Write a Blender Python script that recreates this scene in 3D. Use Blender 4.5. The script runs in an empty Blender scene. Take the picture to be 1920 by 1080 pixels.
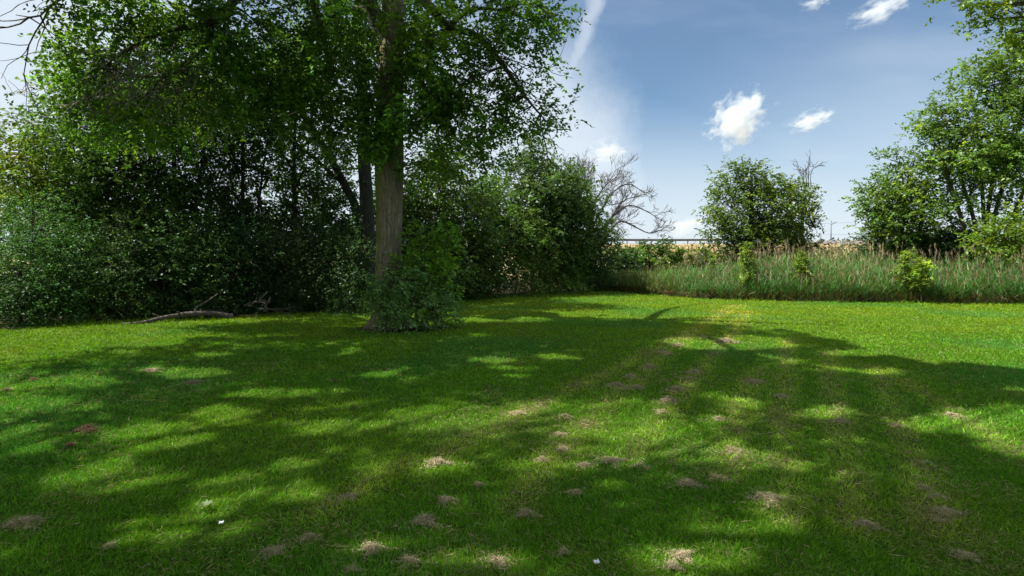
import bpy, math
import numpy as np

R = math.radians
sc = bpy.context.scene
COL = sc.collection
F, HOR, EYE = 1066.67, 490.0, 1.5          # focal length in photo pixels, horizon row, eye height


def rng(s):
    return np.random.default_rng(s)


def ss(a, b, x):
    t = np.clip((np.asarray(x, float) - a) / (b - a), 0, 1)
    return t * t * (3 - 2 * t)


def wave(x, y, s=1.0, seed=0):
    """cheap smooth 2-D noise in about -1..1"""
    r = rng(seed)
    o = np.zeros(np.broadcast(x, y).shape)
    for k in range(7):
        a = r.uniform(0, 6.283); f = s * r.uniform(.5, 2.2); p = r.uniform(0, 6.283)
        o = o + np.sin((np.cos(a) * x + np.sin(a) * y) * f + p + 1.3 * np.sin((np.sin(a) * x - np.cos(a) * y) * f * .7 + p))
    return o / 4.0


# ------------------------------------------------------------------ ground shape
LX = np.array([-60, -40, -20, -11.5, -7.5, -4.5, -1.3, 5.0, 5.6, 7.3, 10.5, 17.5, 40, 80.])
LY = np.array([-4, 2, 9, 12.9, 15.1, 17.9, 24.1, 29.0, 27.5, 23.4, 21.0, 19.6, 18, 16.])


def ylim(x):                                  # far edge of the mown lawn
    return np.interp(x, LX, LY)


def gz(x, y):
    x = np.asarray(x, float); y = np.asarray(y, float)
    near = np.exp(-((x / 40) ** 2 + ((y - 12) / 30) ** 2))
    z = near * .025 * wave(x, y, .7, 5)
    bank = ss(48, 88, y) - ss(108, 150, y)
    return z + bank * (4.15 + .12 * wave(x, y, .12, 8))


def P(px, py, d):                             # a photo direction at a distance -> a place
    return np.array([(px - 960) / F * d, d, EYE + (HOR - py) / F * d])


def G(px, py):                                # a place on the flat lawn
    d = EYE * F / (py - HOR)
    x = (px - 960) / F * d
    return np.array([x, d, float(gz(x, d))])


# ------------------------------------------------------------------ mesh helpers
def link(o, parent=None):
    COL.objects.link(o)
    if parent is not None:
        o.parent = parent
    return o


def make_mesh(name, V, Fs, mats, col=None, mi=None, smooth=False):
    """V (n,3); Fs list of int arrays (m,3) or (m,4); mi list of material indices per array"""
    me = bpy.data.meshes.new(name)
    V = np.asarray(V, np.float32)
    me.vertices.add(len(V)); me.vertices.foreach_set('co', V.ravel())
    Fs = [np.asarray(f, np.int32) for f in Fs if len(f)]
    idx = np.concatenate([f.ravel() for f in Fs])
    tot = np.concatenate([np.full(len(f), f.shape[1], np.int32) for f in Fs])
    st = np.concatenate([[0], np.cumsum(tot)[:-1]]).astype(np.int32)
    me.loops.add(len(idx)); me.loops.foreach_set('vertex_index', idx)
    me.polygons.add(len(tot)); me.polygons.foreach_set('loop_start', st)
    me.polygons.foreach_set('loop_total', tot)
    for m in (mats if isinstance(mats, (list, tuple)) else [mats]):
        me.materials.append(m)
    if mi is not None:
        me.polygons.foreach_set('material_index', np.concatenate([np.full(len(f), k, np.int32) for f, k in zip(Fs, mi)]))
    if smooth:
        me.polygons.foreach_set('use_smooth', np.ones(len(tot), bool))
    if col is not None:
        a = me.attributes.new('col', 'FLOAT_COLOR', 'POINT')
        c = np.ones((len(V), 4), np.float32); c[:, :3] = col
        a.data.foreach_set('color', c.ravel())
    me.update(calc_edges=True)
    me.validate()
    return me


def obj(name, me, parent=None, loc=None):
    o = bpy.data.objects.new(name, me)
    link(o, parent)
    if loc is not None:
        o.location = loc
    return o


def tag(o, label=None, cat=None, group=None, kind=None):
    if label: o['label'] = label
    if cat: o['category'] = cat
    if group: o['group'] = group
    if kind: o['kind'] = kind
    return o


def empty(name, loc):
    o = bpy.data.objects.new(name, None)
    o.empty_display_size = .2
    o.location = loc
    return link(o)


def unit(v):
    v = np.asarray(v, float)
    return v / np.maximum(np.linalg.norm(v, axis=-1, keepdims=True), 1e-9)


class Tubes:
    def __init__(self):
        self.V = []; self.F = []; self.n = 0

    def add(self, pts, rad, sides=6, lump=0.0, seed=0):
        pts = np.asarray(pts, float); rad = np.broadcast_to(np.asarray(rad, float), (len(pts),))
        t = unit(np.gradient(pts, axis=0))
        ref = np.array([0.31, 0.2, 0.93]) if abs(t[0] @ np.array([0.31, 0.2, 0.93])) < .9 else np.array([1., 0, 0])
        u = np.zeros_like(pts); u[0] = unit(np.cross(t[0], ref))
        for i in range(1, len(pts)):
            w = u[i - 1] - t[i] * (u[i - 1] @ t[i]); u[i] = unit(w)
        v = np.cross(t, u)
        a = np.arange(sides) * 2 * math.pi / sides
        rr = rad[:, None] * np.ones(sides)
        if lump:
            z = np.arange(len(pts))[:, None]
            rr = rr * (1 + lump * wave(np.cos(a)[None] * 2 + z * .13, np.sin(a)[None] * 2 + z * .21, 1.0, seed))
        ring = pts[:, None] + rr[..., None] * (np.cos(a)[None, :, None] * u[:, None] + np.sin(a)[None, :, None] * v[:, None])
        b = self.n
        k = np.arange(len(pts) - 1)[:, None] * sides; j = np.arange(sides)[None]; jn = (j + 1) % sides
        q = np.stack([b + k + j, b + k + jn, b + k + sides + jn, b + k + sides + j], -1).reshape(-1, 4)
        self.V.append(ring.reshape(-1, 3)); self.F.append(q); self.n += len(pts) * sides
        # closed ends
        self.V.append(np.stack([pts[0] - t[0] * rad[0] * .2, pts[-1] + t[-1] * rad[-1] * .4]))
        c0, c1 = self.n, self.n + 1; e = b + (len(pts) - 1) * sides
        jj = np.arange(sides); jm = (jj + 1) % sides
        self.T = getattr(self, 'T', [])
        self.T.append(np.stack([b + jm, b + jj, np.full(sides, c0)], -1))
        self.T.append(np.stack([e + jj, e + jm, np.full(sides, c1)], -1))
        self.n += 2

    def mesh(self, name, mat, origin):
        V = np.concatenate(self.V) - np.asarray(origin)
        return make_mesh(name, V, [np.concatenate(self.F), np.concatenate(self.T)], mat, smooth=True)


def spline(pts, n):
    pts = np.asarray(pts, float)
    if len(pts) < 3:
        t = np.linspace(0, 1, n)[:, None]
        return pts[0] * (1 - t) + pts[-1] * t
    d = np.concatenate([[0], np.cumsum(np.linalg.norm(np.diff(pts, axis=0), axis=1))])
    m = np.gradient(pts, d, axis=0)
    s = np.linspace(0, d[-1], n)
    i = np.clip(np.searchsorted(d, s) - 1, 0, len(d) - 2)
    h = (d[i + 1] - d[i])[:, None]; t = ((s - d[i])[:, None]) / h
    return ((2 * t**3 - 3 * t**2 + 1) * pts[i] + (t**3 - 2 * t**2 + t) * h * m[i]
            + (-2 * t**3 + 3 * t**2) * pts[i + 1] + (t**3 - t**2) * h * m[i + 1])


def kites(B, D, N, L, W, fold=.12, droop=.1, mid=.42):
    """one folded four-cornered blade per row: base B, direction D, normal N, length L, width W"""
    D = unit(D); S = unit(np.cross(D, N)); N = np.cross(S, D)
    L = np.asarray(L)[:, None]; W = np.asarray(W)[:, None]
    m = B + D * L * mid
    l = m + S * W * .5 + N * W * fold
    r = m - S * W * .5 + N * W * fold
    tip = B + D * L - N * L * droop
    V = np.stack([B, r, tip, l], 1).reshape(-1, 3)
    Fq = np.arange(len(B) * 4, dtype=np.int32).reshape(-1, 4)
    return V, Fq


# ------------------------------------------------------------------ materials
def mat_new(name):
    m = bpy.data.materials.new(name); m.use_nodes = True
    nt = m.node_tree
    for n in list(nt.nodes):
        nt.nodes.remove(n)
    out = nt.nodes.new('ShaderNodeOutputMaterial')
    return m, nt, out


def leaf_mat(name, trans=.46, gloss=.024, rough=.45, tcol=(1.30, 1.20, .60)):
    m, nt, out = mat_new(name)
    N, Lk = nt.nodes.new, nt.links.new
    at = N('ShaderNodeAttribute'); at.attribute_name = 'col'
    df = N('ShaderNodeBsdfDiffuse'); Lk(at.outputs['Color'], df.inputs['Color'])
    mul = N('ShaderNodeMix'); mul.data_type = 'RGBA'; mul.blend_type = 'MULTIPLY'; mul.inputs[0].default_value = 1
    Lk(at.outputs['Color'], mul.inputs[6]); mul.inputs[7].default_value = (*tcol, 1)
    tr = N('ShaderNodeBsdfTranslucent'); Lk(mul.outputs[2], tr.inputs['Color'])
    mx = N('ShaderNodeMixShader'); mx.inputs[0].default_value = trans
    Lk(df.outputs[0], mx.inputs[1]); Lk(tr.outputs[0], mx.inputs[2])
    gl = N('ShaderNodeBsdfGlossy'); gl.inputs['Roughness'].default_value = rough
    gl.inputs['Color'].default_value = (.9, .95, 1, 1)
    m2 = N('ShaderNodeMixShader'); m2.inputs[0].default_value = gloss
    Lk(mx.outputs[0], m2.inputs[1]); Lk(gl.outputs[0], m2.inputs[2])
    Lk(m2.outputs[0], out.inputs['Surface'])
    return m


def bark_mat(name, dark, light, moss=0.0, scale=6.0, mosscol=(.13, .125, .015)):
    m, nt, out = mat_new(name)
    N, Lk = nt.nodes.new, nt.links.new
    tc = N('ShaderNodeTexCoord')
    mp = N('ShaderNodeMapping'); mp.inputs['Scale'].default_value = (scale, scale, scale * .22)
    Lk(tc.outputs['Object'], mp.inputs['Vector'])
    n1 = N('ShaderNodeTexNoise'); n1.inputs['Scale'].default_value = 2.2; n1.inputs['Detail'].default_value = 7
    n1.inputs['Roughness'].default_value = .65
    Lk(mp.outputs[0], n1.inputs['Vector'])
    vo = N('ShaderNodeTexVoronoi'); vo.feature = 'DISTANCE_TO_EDGE'; vo.inputs['Scale'].default_value = 2.0
    mixv = N('ShaderNodeMix'); mixv.data_type = 'VECTOR'; mixv.inputs[0].default_value = .25
    Lk(mp.outputs[0], mixv.inputs[4]); Lk(n1.outputs['Color'], mixv.inputs[5])
    Lk(mixv.outputs[1], vo.inputs['Vector'])
    rp = N('ShaderNodeValToRGB')
    rp.color_ramp.elements[0].position = .32; rp.color_ramp.elements[0].color = (*dark, 1)
    rp.color_ramp.elements[1].position = .68; rp.color_ramp.elements[1].color = (*light, 1)
    Lk(n1.outputs['Fac'], rp.inputs['Fac'])
    bs = N('ShaderNodeBsdfPrincipled'); bs.inputs['Roughness'].default_value = .9
    colsock = rp.outputs['Color']
    if moss:
        ge = N('ShaderNodeNewGeometry')
        sx = N('ShaderNodeSeparateXYZ'); Lk(ge.outputs['Normal'], sx.inputs[0])
        n2 = N('ShaderNodeTexNoise'); n2.inputs['Scale'].default_value = 1.7; n2.inputs['Detail'].default_value = 6
        Lk(tc.outputs['Object'], n2.inputs['Vector'])
        ad = N('ShaderNodeMath'); ad.operation = 'MULTIPLY_ADD'; ad.inputs[1].default_value = -.55
        Lk(sx.outputs['X'], ad.inputs[0]); Lk(n2.outputs['Fac'], ad.inputs[2])
        mr = N('ShaderNodeMapRange'); mr.inputs[1].default_value = .62; mr.inputs[2].default_value = 1.0
        mr.inputs[4].default_value = moss
        Lk(ad.outputs[0], mr.inputs[0])
        mm = N('ShaderNodeMix'); mm.data_type = 'RGBA'
        Lk(mr.outputs[0], mm.inputs[0]); Lk(colsock, mm.inputs[6]); mm.inputs[7].default_value = (*mosscol, 1)
        colsock = mm.outputs[2]
    Lk(colsock, bs.inputs['Base Color'])
    mr2 = N('ShaderNodeMapRange'); mr2.inputs[1].default_value = 0; mr2.inputs[2].default_value = .12
    Lk(vo.outputs['Distance'], mr2.inputs[0])
    ad2 = N('ShaderNodeMath'); ad2.operation = 'ADD'
    Lk(mr2.outputs[0], ad2.inputs[0]); Lk(n1.outputs['Fac'], ad2.inputs[1])
    bp = N('ShaderNodeBump'); bp.inputs['Strength'].default_value = .8; bp.inputs['Distance'].default_value = .03
    Lk(ad2.outputs[0], bp.inputs['Height']); Lk(bp.outputs[0], bs.inputs['Normal'])
    Lk(bs.outputs[0], out.inputs['Surface'])
    return m


def plain_mat(name, colr, rough=.6, metal=0, var=.25, scale=3):
    m, nt, out = mat_new(name)
    N, Lk = nt.nodes.new, nt.links.new
    tc = N('ShaderNodeTexCoord')
    n1 = N('ShaderNodeTexNoise'); n1.inputs['Scale'].default_value = scale; n1.inputs['Detail'].default_value = 6
    Lk(tc.outputs['Object'], n1.inputs['Vector'])
    rp = N('ShaderNodeValToRGB')
    rp.color_ramp.elements[0].position = .3; rp.color_ramp.elements[0].color = tuple(c * (1 - var) for c in colr) + (1,)
    rp.color_ramp.elements[1].position = .7; rp.color_ramp.elements[1].color = tuple(min(1, c * (1 + var)) for c in colr) + (1,)
    Lk(n1.outputs['Fac'], rp.inputs['Fac'])
    bs = N('ShaderNodeBsdfPrincipled'); bs.inputs['Roughness'].default_value = rough; bs.inputs['Metallic'].default_value = metal
    Lk(rp.outputs['Color'], bs.inputs['Base Color'])
    Lk(bs.outputs[0], out.inputs['Surface'])
    return m


LEAF = leaf_mat('leaf')
BUSHY = leaf_mat('pale_bush_leaf', trans=.34, gloss=.035, rough=.5)
WAXY = leaf_mat('waxy_leaf', trans=.34, gloss=.022, rough=.5)
BLADE = leaf_mat('grass_blade', trans=.40, gloss=.010, rough=.45, tcol=(1.2, 1.1, .5))
REED = leaf_mat('reed_leaf', trans=.30, gloss=.014, rough=.45, tcol=(1.2, 1.2, .6))
DRY = leaf_mat('dry_grass', trans=.12, gloss=.01, rough=.6, tcol=(1, .95, .8))
BARK = bark_mat('pale_bark', (.095, .080, .052), (.25, .21, .145), moss=.9, scale=9.0)
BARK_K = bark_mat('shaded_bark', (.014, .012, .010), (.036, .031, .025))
BARK_D = bark_mat('dark_bark', (.035, .030, .024), (.095, .080, .062))
BARK_G = bark_mat('grey_bark', (.13, .115, .10), (.27, .245, .215))
BARK_B = bark_mat('dead_bark', (.07, .062, .056), (.16, .145, .13))
LOGM = bark_mat('weathered_wood', (.055, .045, .036), (.13, .105, .085))

# ------------------------------------------------------------------ ground
def grid_axis(a, b, step, far, g=1.25):
    c = list(np.arange(a, b + 1e-6, step))
    s = step; v = b
    while v < far:
        s *= g; v += s; c.append(v)
    s = step; v = a
    while v > -far:
        s *= g; v -= s; c.insert(0, v)
    return np.array(c)


def build_ground():
    xs = grid_axis(-26, 30, .3, 3000); ys = grid_axis(-3, 40, .3, 3000, 1.12)
    X, Y = np.meshgrid(xs, ys)
    Z = gz(X, Y)
    V = np.stack([X, Y, Z], -1).reshape(-1, 3)
    nx, ny = len(xs), len(ys)
    i = (np.arange(ny - 1)[:, None] * nx + np.arange(nx - 1)[None]).ravel()
    q = np.stack([i, i + 1, i + 1 + nx, i + nx], -1)
    e = Y - ylim(X) + .25 * wave(X, Y, 1.5, 3)
    out = ss(-.25, .35, e)
    wood = out * (1 - ss(4.6, 6.0, X)) * (1 - ss(38, 50, Y))
    straw = out * ss(42, 60, Y)
    wood = np.maximum(wood, 1 - ss(.75, 1.25, np.hypot((X + 2.45) / 1.05, (Y - 12.75) / .75)))
    col = np.stack([wood, straw, out], -1).reshape(-1, 3)
    m, nt, o_ = mat_new('lawn_soil_and_straw')
    N, Lk = nt.nodes.new, nt.links.new
    tc = N('ShaderNodeTexCoord'); at = N('ShaderNodeAttribute'); at.attribute_name = 'col'
    sep = N('ShaderNodeSeparateColor'); Lk(at.outputs['Color'], sep.inputs[0])

    def noise(sc_, det=5):
        n = N('ShaderNodeTexNoise'); n.inputs['Scale'].default_value = sc_; n.inputs['Detail'].default_value = det
        Lk(tc.outputs['Object'], n.inputs['Vector']); return n

    def ramp(src, stops):
        r = N('ShaderNodeValToRGB')
        r.color_ramp.elements[0].position, r.color_ramp.elements[0].color = stops[0][0], (*stops[0][1], 1)
        r.color_ramp.elements[1].position, r.color_ramp.elements[1].color = stops[-1][0], (*stops[-1][1], 1)
        for p_, c_ in stops[1:-1]:
            e_ = r.color_ramp.elements.new(p_); e_.color = (*c_, 1)
        Lk(src, r.inputs['Fac']); return r

    def mix(f, a, b):
        x = N('ShaderNodeMix'); x.data_type = 'RGBA'
        Lk(f, x.inputs[0]); Lk(a, x.inputs[6]); Lk(b, x.inputs[7]); return x

    fine = noise(55, 6); broad = noise(.55, 4)
    g1 = ramp(fine.outputs['Fac'], [(.3, (.014, .034, .003)), (.5, (.038, .086, .005)), (.72, (.085, .145, .012))])
    g2 = ramp(fine.outputs['Fac'], [(.3, (.020, .036, .004)), (.5, (.055, .094, .007)), (.72, (.115, .145, .02))])
    lawn = mix(ramp(broad.outputs['Fac'], [(.38, (0, 0, 0)), (.62, (1, 1, 1))]).outputs['Color'], g1.outputs['Color'], g2.outputs['Color'])
    soil = ramp(noise(9, 8).outputs['Fac'], [(.3, (.018, .014, .009)), (.55, (.05, .038, .025)), (.75, (.10, .08, .055))])
    rough = ramp(noise(3, 8).outputs['Fac'], [(.3, (.03, .05, .012)), (.5, (.06, .075, .022)), (.7, (.12, .10, .045))])
    straw_c = ramp(noise(.35, 9).outputs['Fac'], [(.36, (.15, .16, .055)), (.46, (.30, .255, .12)), (.6, (.42, .335, .19))])
    c = mix(sep.outputs['Blue'], lawn.outputs[2], rough.outputs['Color'])
    c = mix(sep.outputs['Red'], c.outputs[2], soil.outputs['Color'])
    c = mix(sep.outputs['Green'], c.outputs[2], straw_c.outputs['Color'])
    bs = N('ShaderNodeBsdfPrincipled'); bs.inputs['Roughness'].default_value = 1; bs.inputs['Specular IOR Level'].default_value = .1
    Lk(c.outputs[2], bs.inputs['Base Color'])
    bp = N('ShaderNodeBump'); bp.inputs['Strength'].default_value = .6; bp.inputs['Distance'].default_value = .03
    Lk(fine.outputs['Fac'], bp.inputs['Height']); Lk(bp.outputs[0], bs.inputs['Normal'])
    Lk(bs.outputs[0], o_.inputs['Surface'])
    o = obj('ground', make_mesh('ground', V, [q], m, col=col, smooth=True))
    tag(o, 'mown green lawn running back to a dry straw coloured road bank', 'ground', kind='structure')


build_ground()

# wheel tracks of the mower: polylines on the lawn
TR = [np.array([G(px, py)[:2] for px, py in t]) for t in (
    [(820, 860), (960, 790), (1060, 738), (1180, 680), (1290, 625), (1345, 597), (1392, 574)],
    [(600, 960), (760, 870)], [(960, 960), (1100, 800), (1225, 680), (1320, 610), (1375, 575)], [(1480, 980), (1470, 760), (1480, 640)], [(1760, 1000), (1690, 800), (1640, 690)],
    [(1190, 860), (1290, 720), (1375, 620), (1400, 585)],
    [(1600, 1000), (1580, 830), (1560, 720), (1555, 660)],
    [(1370, 900), (1385, 760), (1425, 690)],
    [(1900, 850), (1780, 770), (1690, 715)])]


def track(x, y):
    best = np.full(x.shape, 9.)
    p = np.stack([x, y], -1)
    for t in TR:
        for a, b in zip(t[:-1], t[1:]):
            ab = b - a
            s = np.clip(((p - a) @ ab) / (ab @ ab), 0, 1)
            best = np.minimum(best, np.linalg.norm(p - a - s[:, None] * ab, axis=1))
    return best


def build_grass():
    r = rng(11)
    n = 1050000
    d = np.exp(r.uniform(np.log(2.1), np.log(31), n))
    x = r.uniform(-1, 1, n) * (d * 1.12 + 2.6)
    y = d
    e = ylim(x) + .25 * wave(x, y, 1.5, 3) - y
    ok = (e > -.12) & (np.hypot((x + 2.45) / 1.05, (y - 12.75) / .75) > 1 + .25 * wave(x, y, 3, 33) + r.normal(0, .12, n))
    ok &= r.random(n) < .55 + .9 * ss(-.5, .5, wave(x, y, 9, 34) + .6 * wave(x, y, 22, 35))
    x, y, d, e = x[ok], y[ok], d[ok], e[ok]
    # clumping: nudge towards tuft centres
    x = x + .02 * wave(x * 9, y * 9, 1.6, 21) * (d / 4) ** .4
    y = y + .02 * wave(x * 9, y * 9, 1.6, 22) * (d / 4) ** .4
    n = len(x)
    z = gz(x, y)
    tall = .5 + .5 * wave(x, y, 3.5, 31)
    h = (.021 + .022 * r.random(n) + .012 * tall) * (1 + .006 * d)
    fr = np.exp(-np.maximum(e, 0) / .35)
    h = h * (1 + fr * r.uniform(.2, 2.2, n) * (1 + 1.6 * ss(3, 8, x) * ss(-.4, .6, wave(x, y, 1.1, 36))))
    w = .0040 * (np.maximum(d, 2.5) / 3) ** .85 * r.uniform(.7, 1.3, n)
    lean = r.normal(0, .55, (n, 2)) + .35 * np.stack([wave(x, y, 2.2, 41), wave(x, y, 2.2, 42)], -1)
    D = np.stack([lean[:, 0], lean[:, 1], np.ones(n)], -1)
    a = r.uniform(0, 6.283, n)
    N = np.stack([np.cos(a), np.sin(a), .3 * np.ones(n)], -1)
    # colour of the living blade
    pat = .5 + .5 * wave(x, y, .9, 51)
    pat2 = .5 + .5 * wave(x, y, 4.0, 52)
    base = np.array([.086, .272, .010])[None] * (1 - .35 * pat2[:, None] * .6) + np.array([.038, .02, .003]) * pat[:, None]
    far = ss(7, 17, d)[:, None]
    base = base + far * np.array([.078, .065, .002])  # far blades lightened and yellowed: sunlight on the back lawn put into colour
    cool = ss(.1, .8, wave(x, y, .8, 53))[:, None]
    base = base * (1 - cool * np.array([.28, .06, -1.6]))
    warm = ss(.05, .8, wave(x, y, 1.4, 54))[:, None]
    base = base * (1 + warm * np.array([.24, .04, .1]))
    td = track(x, y)
    base = base * (1 + np.exp(-(td / (.12 + .006 * d)) ** 2)[:, None] * np.array([1.3, .55, 2.2]))
    col = base * np.exp(r.normal(0, 1, (n, 1)) * (.27 - .12 * far))
    yel = r.random(n) < .045
    col[yel] = col[yel] * np.array([1.6, 1.25, 1.1])
    # dead blades: along the tracks, in scattered patches, a few everywhere
    pd = .03 + .62 * np.exp(-(td / (.10 + .004 * d)) ** 2) * ss(26, 10, d) * (.3 + .7 * wave(x, y, 4, 61) ** 2) + .20 * ss(.3, .9, wave(x, y, 1.5, 62)) * ss(10, 4, d) * ss(-3, 0, x) \
        + .14 * ss(.4, .9, wave(x, y, 2.6, 63)) * ss(14, 5, d)
    dead = r.random(n) < pd
    k = dead.sum()
    straw = np.array([.30, .25, .135]) * np.exp(r.normal(0, .25, (k, 1)))
    col[dead] = straw
    D[dead] = np.stack([r.normal(0, 1, k), r.normal(0, 1, k), r.uniform(.05, .6, k)], -1)
    h[dead] *= r.uniform(.8, 1.5, k); w[dead] *= .6
    zz = z.copy(); zz[dead] += r.uniform(.005, .04, k)
    B = np.stack([x, y, zz - .003], -1)
    V, q = kites(B, D, N, h * np.sqrt(1 + (lean ** 2).sum(1) * .35), w, fold=.15, droop=.22, mid=.38)
    o = obj('lawn_grass', make_mesh('lawn_grass', V, [q], BLADE, col=np.repeat(col, 4, 0)))
    tag(o, 'short mown green grass blades covering the whole lawn', 'grass', kind='stuff')


build_grass()


# ------------------------------------------------------------------ foliage
SUN_AZ, SUN_EL = R(-100), R(58)
SUNV = np.array([math.sin(SUN_AZ) * math.cos(SUN_EL), math.cos(SUN_AZ) * math.cos(SUN_EL), math.sin(SUN_EL)])
# openings in the high crown: where the sun comes through to the lawn (centre and half size, photo px of the lawn spot)
GAPS = [(770, 598, 85, 14), (660, 620, 90, 11), (430, 626, 170, 10), (180, 642, 190, 14), (60, 822, 95, 34), (300, 815, 150, 30), (430, 782, 90, 24), (560, 900, 95, 48), (690, 872, 80, 30), (860, 780, 110, 26), (830, 880, 90, 26), (1060, 785, 110, 26),
        (1185, 765, 80, 14), (1830, 790, 150, 36), (1900, 840, 80, 30), (1390, 645, 130, 13), (1620, 662, 90, 8), (850, 1055, 170, 38), (1330, 1040, 130, 60), (700, 1050, 70, 40),
        (930, 675, 50, 6), (870, 605, 90, 9), (1000, 603, 60, 7), (350, 700, 110, 12), (150, 715, 90, 10), (420, 905, 60, 22), (1560, 770, 70, 14),
        (1000, 880, 70, 22), (1640, 700, 60, 8), (230, 905, 120, 26), (90, 765, 120, 16), (620, 800, 90, 14), (330, 1000, 120, 26), (520, 735, 90, 10)]
BX = np.array([700, 860, 1000, 1090, 1240, 1300, 1480, 1560, 1650, 1750, 1920, 2300.])
BY = np.array([560, 572, 585, 597, 604, 607, 617, 637, 663, 680, 695, 730.])


def sunny(p, only=None):
    g = p - SUNV * (p[:, 2:3] / SUNV[2])
    yv = np.maximum(g[:, 1], .5)
    px = 960 + F * g[:, 0] / yv; py = HOR + EYE * F / yv
    n = .55 * wave(g[:, 0], g[:, 1], 1.5, 91) + .3 * wave(g[:, 0], g[:, 1], 4.5, 92)
    o = np.zeros(len(p), bool)
    for cx, cy_, rx, ry in GAPS[:only]:
        o |= ((px - cx) / rx) ** 2 + ((py - cy_) / ry) ** 2 < 1 + n
    if only:
        return o
    o |= wave(g[:, 0], g[:, 1], 2.6, 93) + .35 * wave(g[:, 0], g[:, 1], 7., 94) > .74
    o |= (py < np.interp(px, BX, BY) + 12 * n) & (px > 850)
    return o


def rand_dirs(r, n):
    return unit(r.normal(0, 1, (n, 3)))


def foliage(blobs, col, leaf=.10, dens=2.6, sprays=7, lps=10, seed=0, spread=.30, spray_len=.45, aspect=.55,
            yellow=.12, var=.25, shell=(.45, 1.03), nup=.75, zmin=.06, hang=.25, carve=False):
    """leaf sprays gathered in clumps over the skins of the blobs. Returns vertices, quads, colours, clump centres per blob."""
    r = rng(seed)
    Bs, Ds, Ns, Ls, Cs, centres = [], [], [], [], [], []
    for bl in blobs:
        c = np.asarray(bl[0], float); rad = np.asarray(bl[1], float) * np.ones(3)
        dm = bl[2] if len(bl) > 2 else 1.0
        A = 4 * math.pi * ((rad[0] * rad[1]) ** 1.6 / 3 + (rad[0] * rad[2]) ** 1.6 / 3 + (rad[1] * rad[2]) ** 1.6 / 3) ** (1 / 1.6)
        nc = max(4, int(dens * dm * A))
        u = rand_dirs(r, nc)
        rho = r.uniform(shell[0] ** 3, shell[1] ** 3, nc) ** (1 / 3)
        rho = rho * (1 + .16 * np.sin(u[:, 0] * 5 + seed) * np.cos(u[:, 1] * 4 + u[:, 2] * 5 + seed * 2))
        cc = c + u * rad * rho[:, None]
        keep = cc[:, 2] > zmin
        cc, u = cc[keep], u[keep]; nc = len(cc)
        if nc == 0:
            centres.append(cc); continue
        centres.append(cc)
        ccol = np.exp(r.normal(0, var, (nc, 1))) * np.ones((1, 3))
        yl = r.random(nc) < yellow
        ccol[yl] *= np.array([1.7, 1.35, .9])
        m = nc * sprays
        ci = np.repeat(np.arange(nc), sprays)
        sp = cc[ci] + r.normal(0, spread, (m, 3)) * np.array([1, 1, .75])
        sp[:, 2] = np.maximum(sp[:, 2], zmin)
        sd = unit(u[ci] * .75 + r.normal(0, .55, (m, 3)) + np.array([0, 0, .12]))
        k = m * lps
        si = np.repeat(np.arange(m), lps)
        t = np.tile(np.linspace(.08, 1, lps), m) + r.normal(0, .04, k)
        sl = spray_len * r.uniform(.6, 1.3, m)
        pos = sp[si] + sd[si] * (t * sl[si])[:, None] - np.array([0, 0, 1.]) * (hang * t ** 2 * sl[si])[:, None] + r.normal(0, .015, (k, 3))
        side = unit(np.cross(sd, np.array([0, 0, 1.]) + r.normal(0, .2, (m, 3))))[si]
        sg = np.where(np.arange(k) % 2 == 0, 1., -1.)[:, None]
        D = sd[si] * .55 + side * sg * .85 + r.normal(0, .35, (k, 3)) + np.array([0, 0, -.18])
        N = np.array([0, 0, nup]) + r.normal(0, .55, (k, 3)) + u[ci][si] * .25
        Bs.append(pos); Ds.append(D); Ns.append(N)
        Ls.append(leaf * r.uniform(.65, 1.3, k))
        Cs.append(np.asarray(col) * ccol[ci][si] * np.exp(r.normal(0, .18, (k, 1))))
    B = np.concatenate(Bs); L = np.concatenate(Ls)
    ok = B[:, 2] > zmin * .5
    if carve:
        ok &= ~sunny(B, None if carve is True else carve)
    V, q = kites(B[ok], np.concatenate(Ds)[ok], np.concatenate(Ns)[ok], L[ok], L[ok] * aspect)
    return V, q, np.repeat(np.concatenate(Cs)[ok], 4, 0), centres


def limb_to(T, a, b, r0, r1, r, sag=.12, sides=6, n=7):
    a = np.asarray(a); b = np.asarray(b); L = np.linalg.norm(b - a)
    mid = (a + b) / 2 + r.normal(0, .07 * L, 3) + np.array([0, 0, sag * L])
    p = spline([a, mid, b], n)
    T.add(p, np.linspace(r0, r1, n), sides)
    return p


def woody(T, trunk_pts, trunk_rad, blobs, centres, seed, limb_r=.07, frac=.5, zlow=.25):
    """limbs from the trunk to each blob and branches from the limb to the clumps"""
    r = rng(seed + 500)
    tp = np.asarray(trunk_pts); tr = np.asarray(trunk_rad)
    for bl, cc in zip(blobs, centres):
        c = np.asarray(bl[0], float)
        if len(cc) == 0:
            continue
        want = c[2] - .55 * np.linalg.norm(c[:2] - tp[len(tp) // 2, :2]) - .3
        i = int(np.argmin(np.abs(tp[:, 2] - max(want, tp[0, 2] + zlow * (tp[-1, 2] - tp[0, 2])))))
        lp = limb_to(T, tp[i], c, min(limb_r, tr[i] * .7), .022, r, n=8)
        for k in range(len(cc)):
            if r.random() > frac:
                continue
            j = int(r.integers(3, 8))
            limb_to(T, lp[j], cc[k], .016, .005, r, sag=.08, sides=4, n=5)


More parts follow.
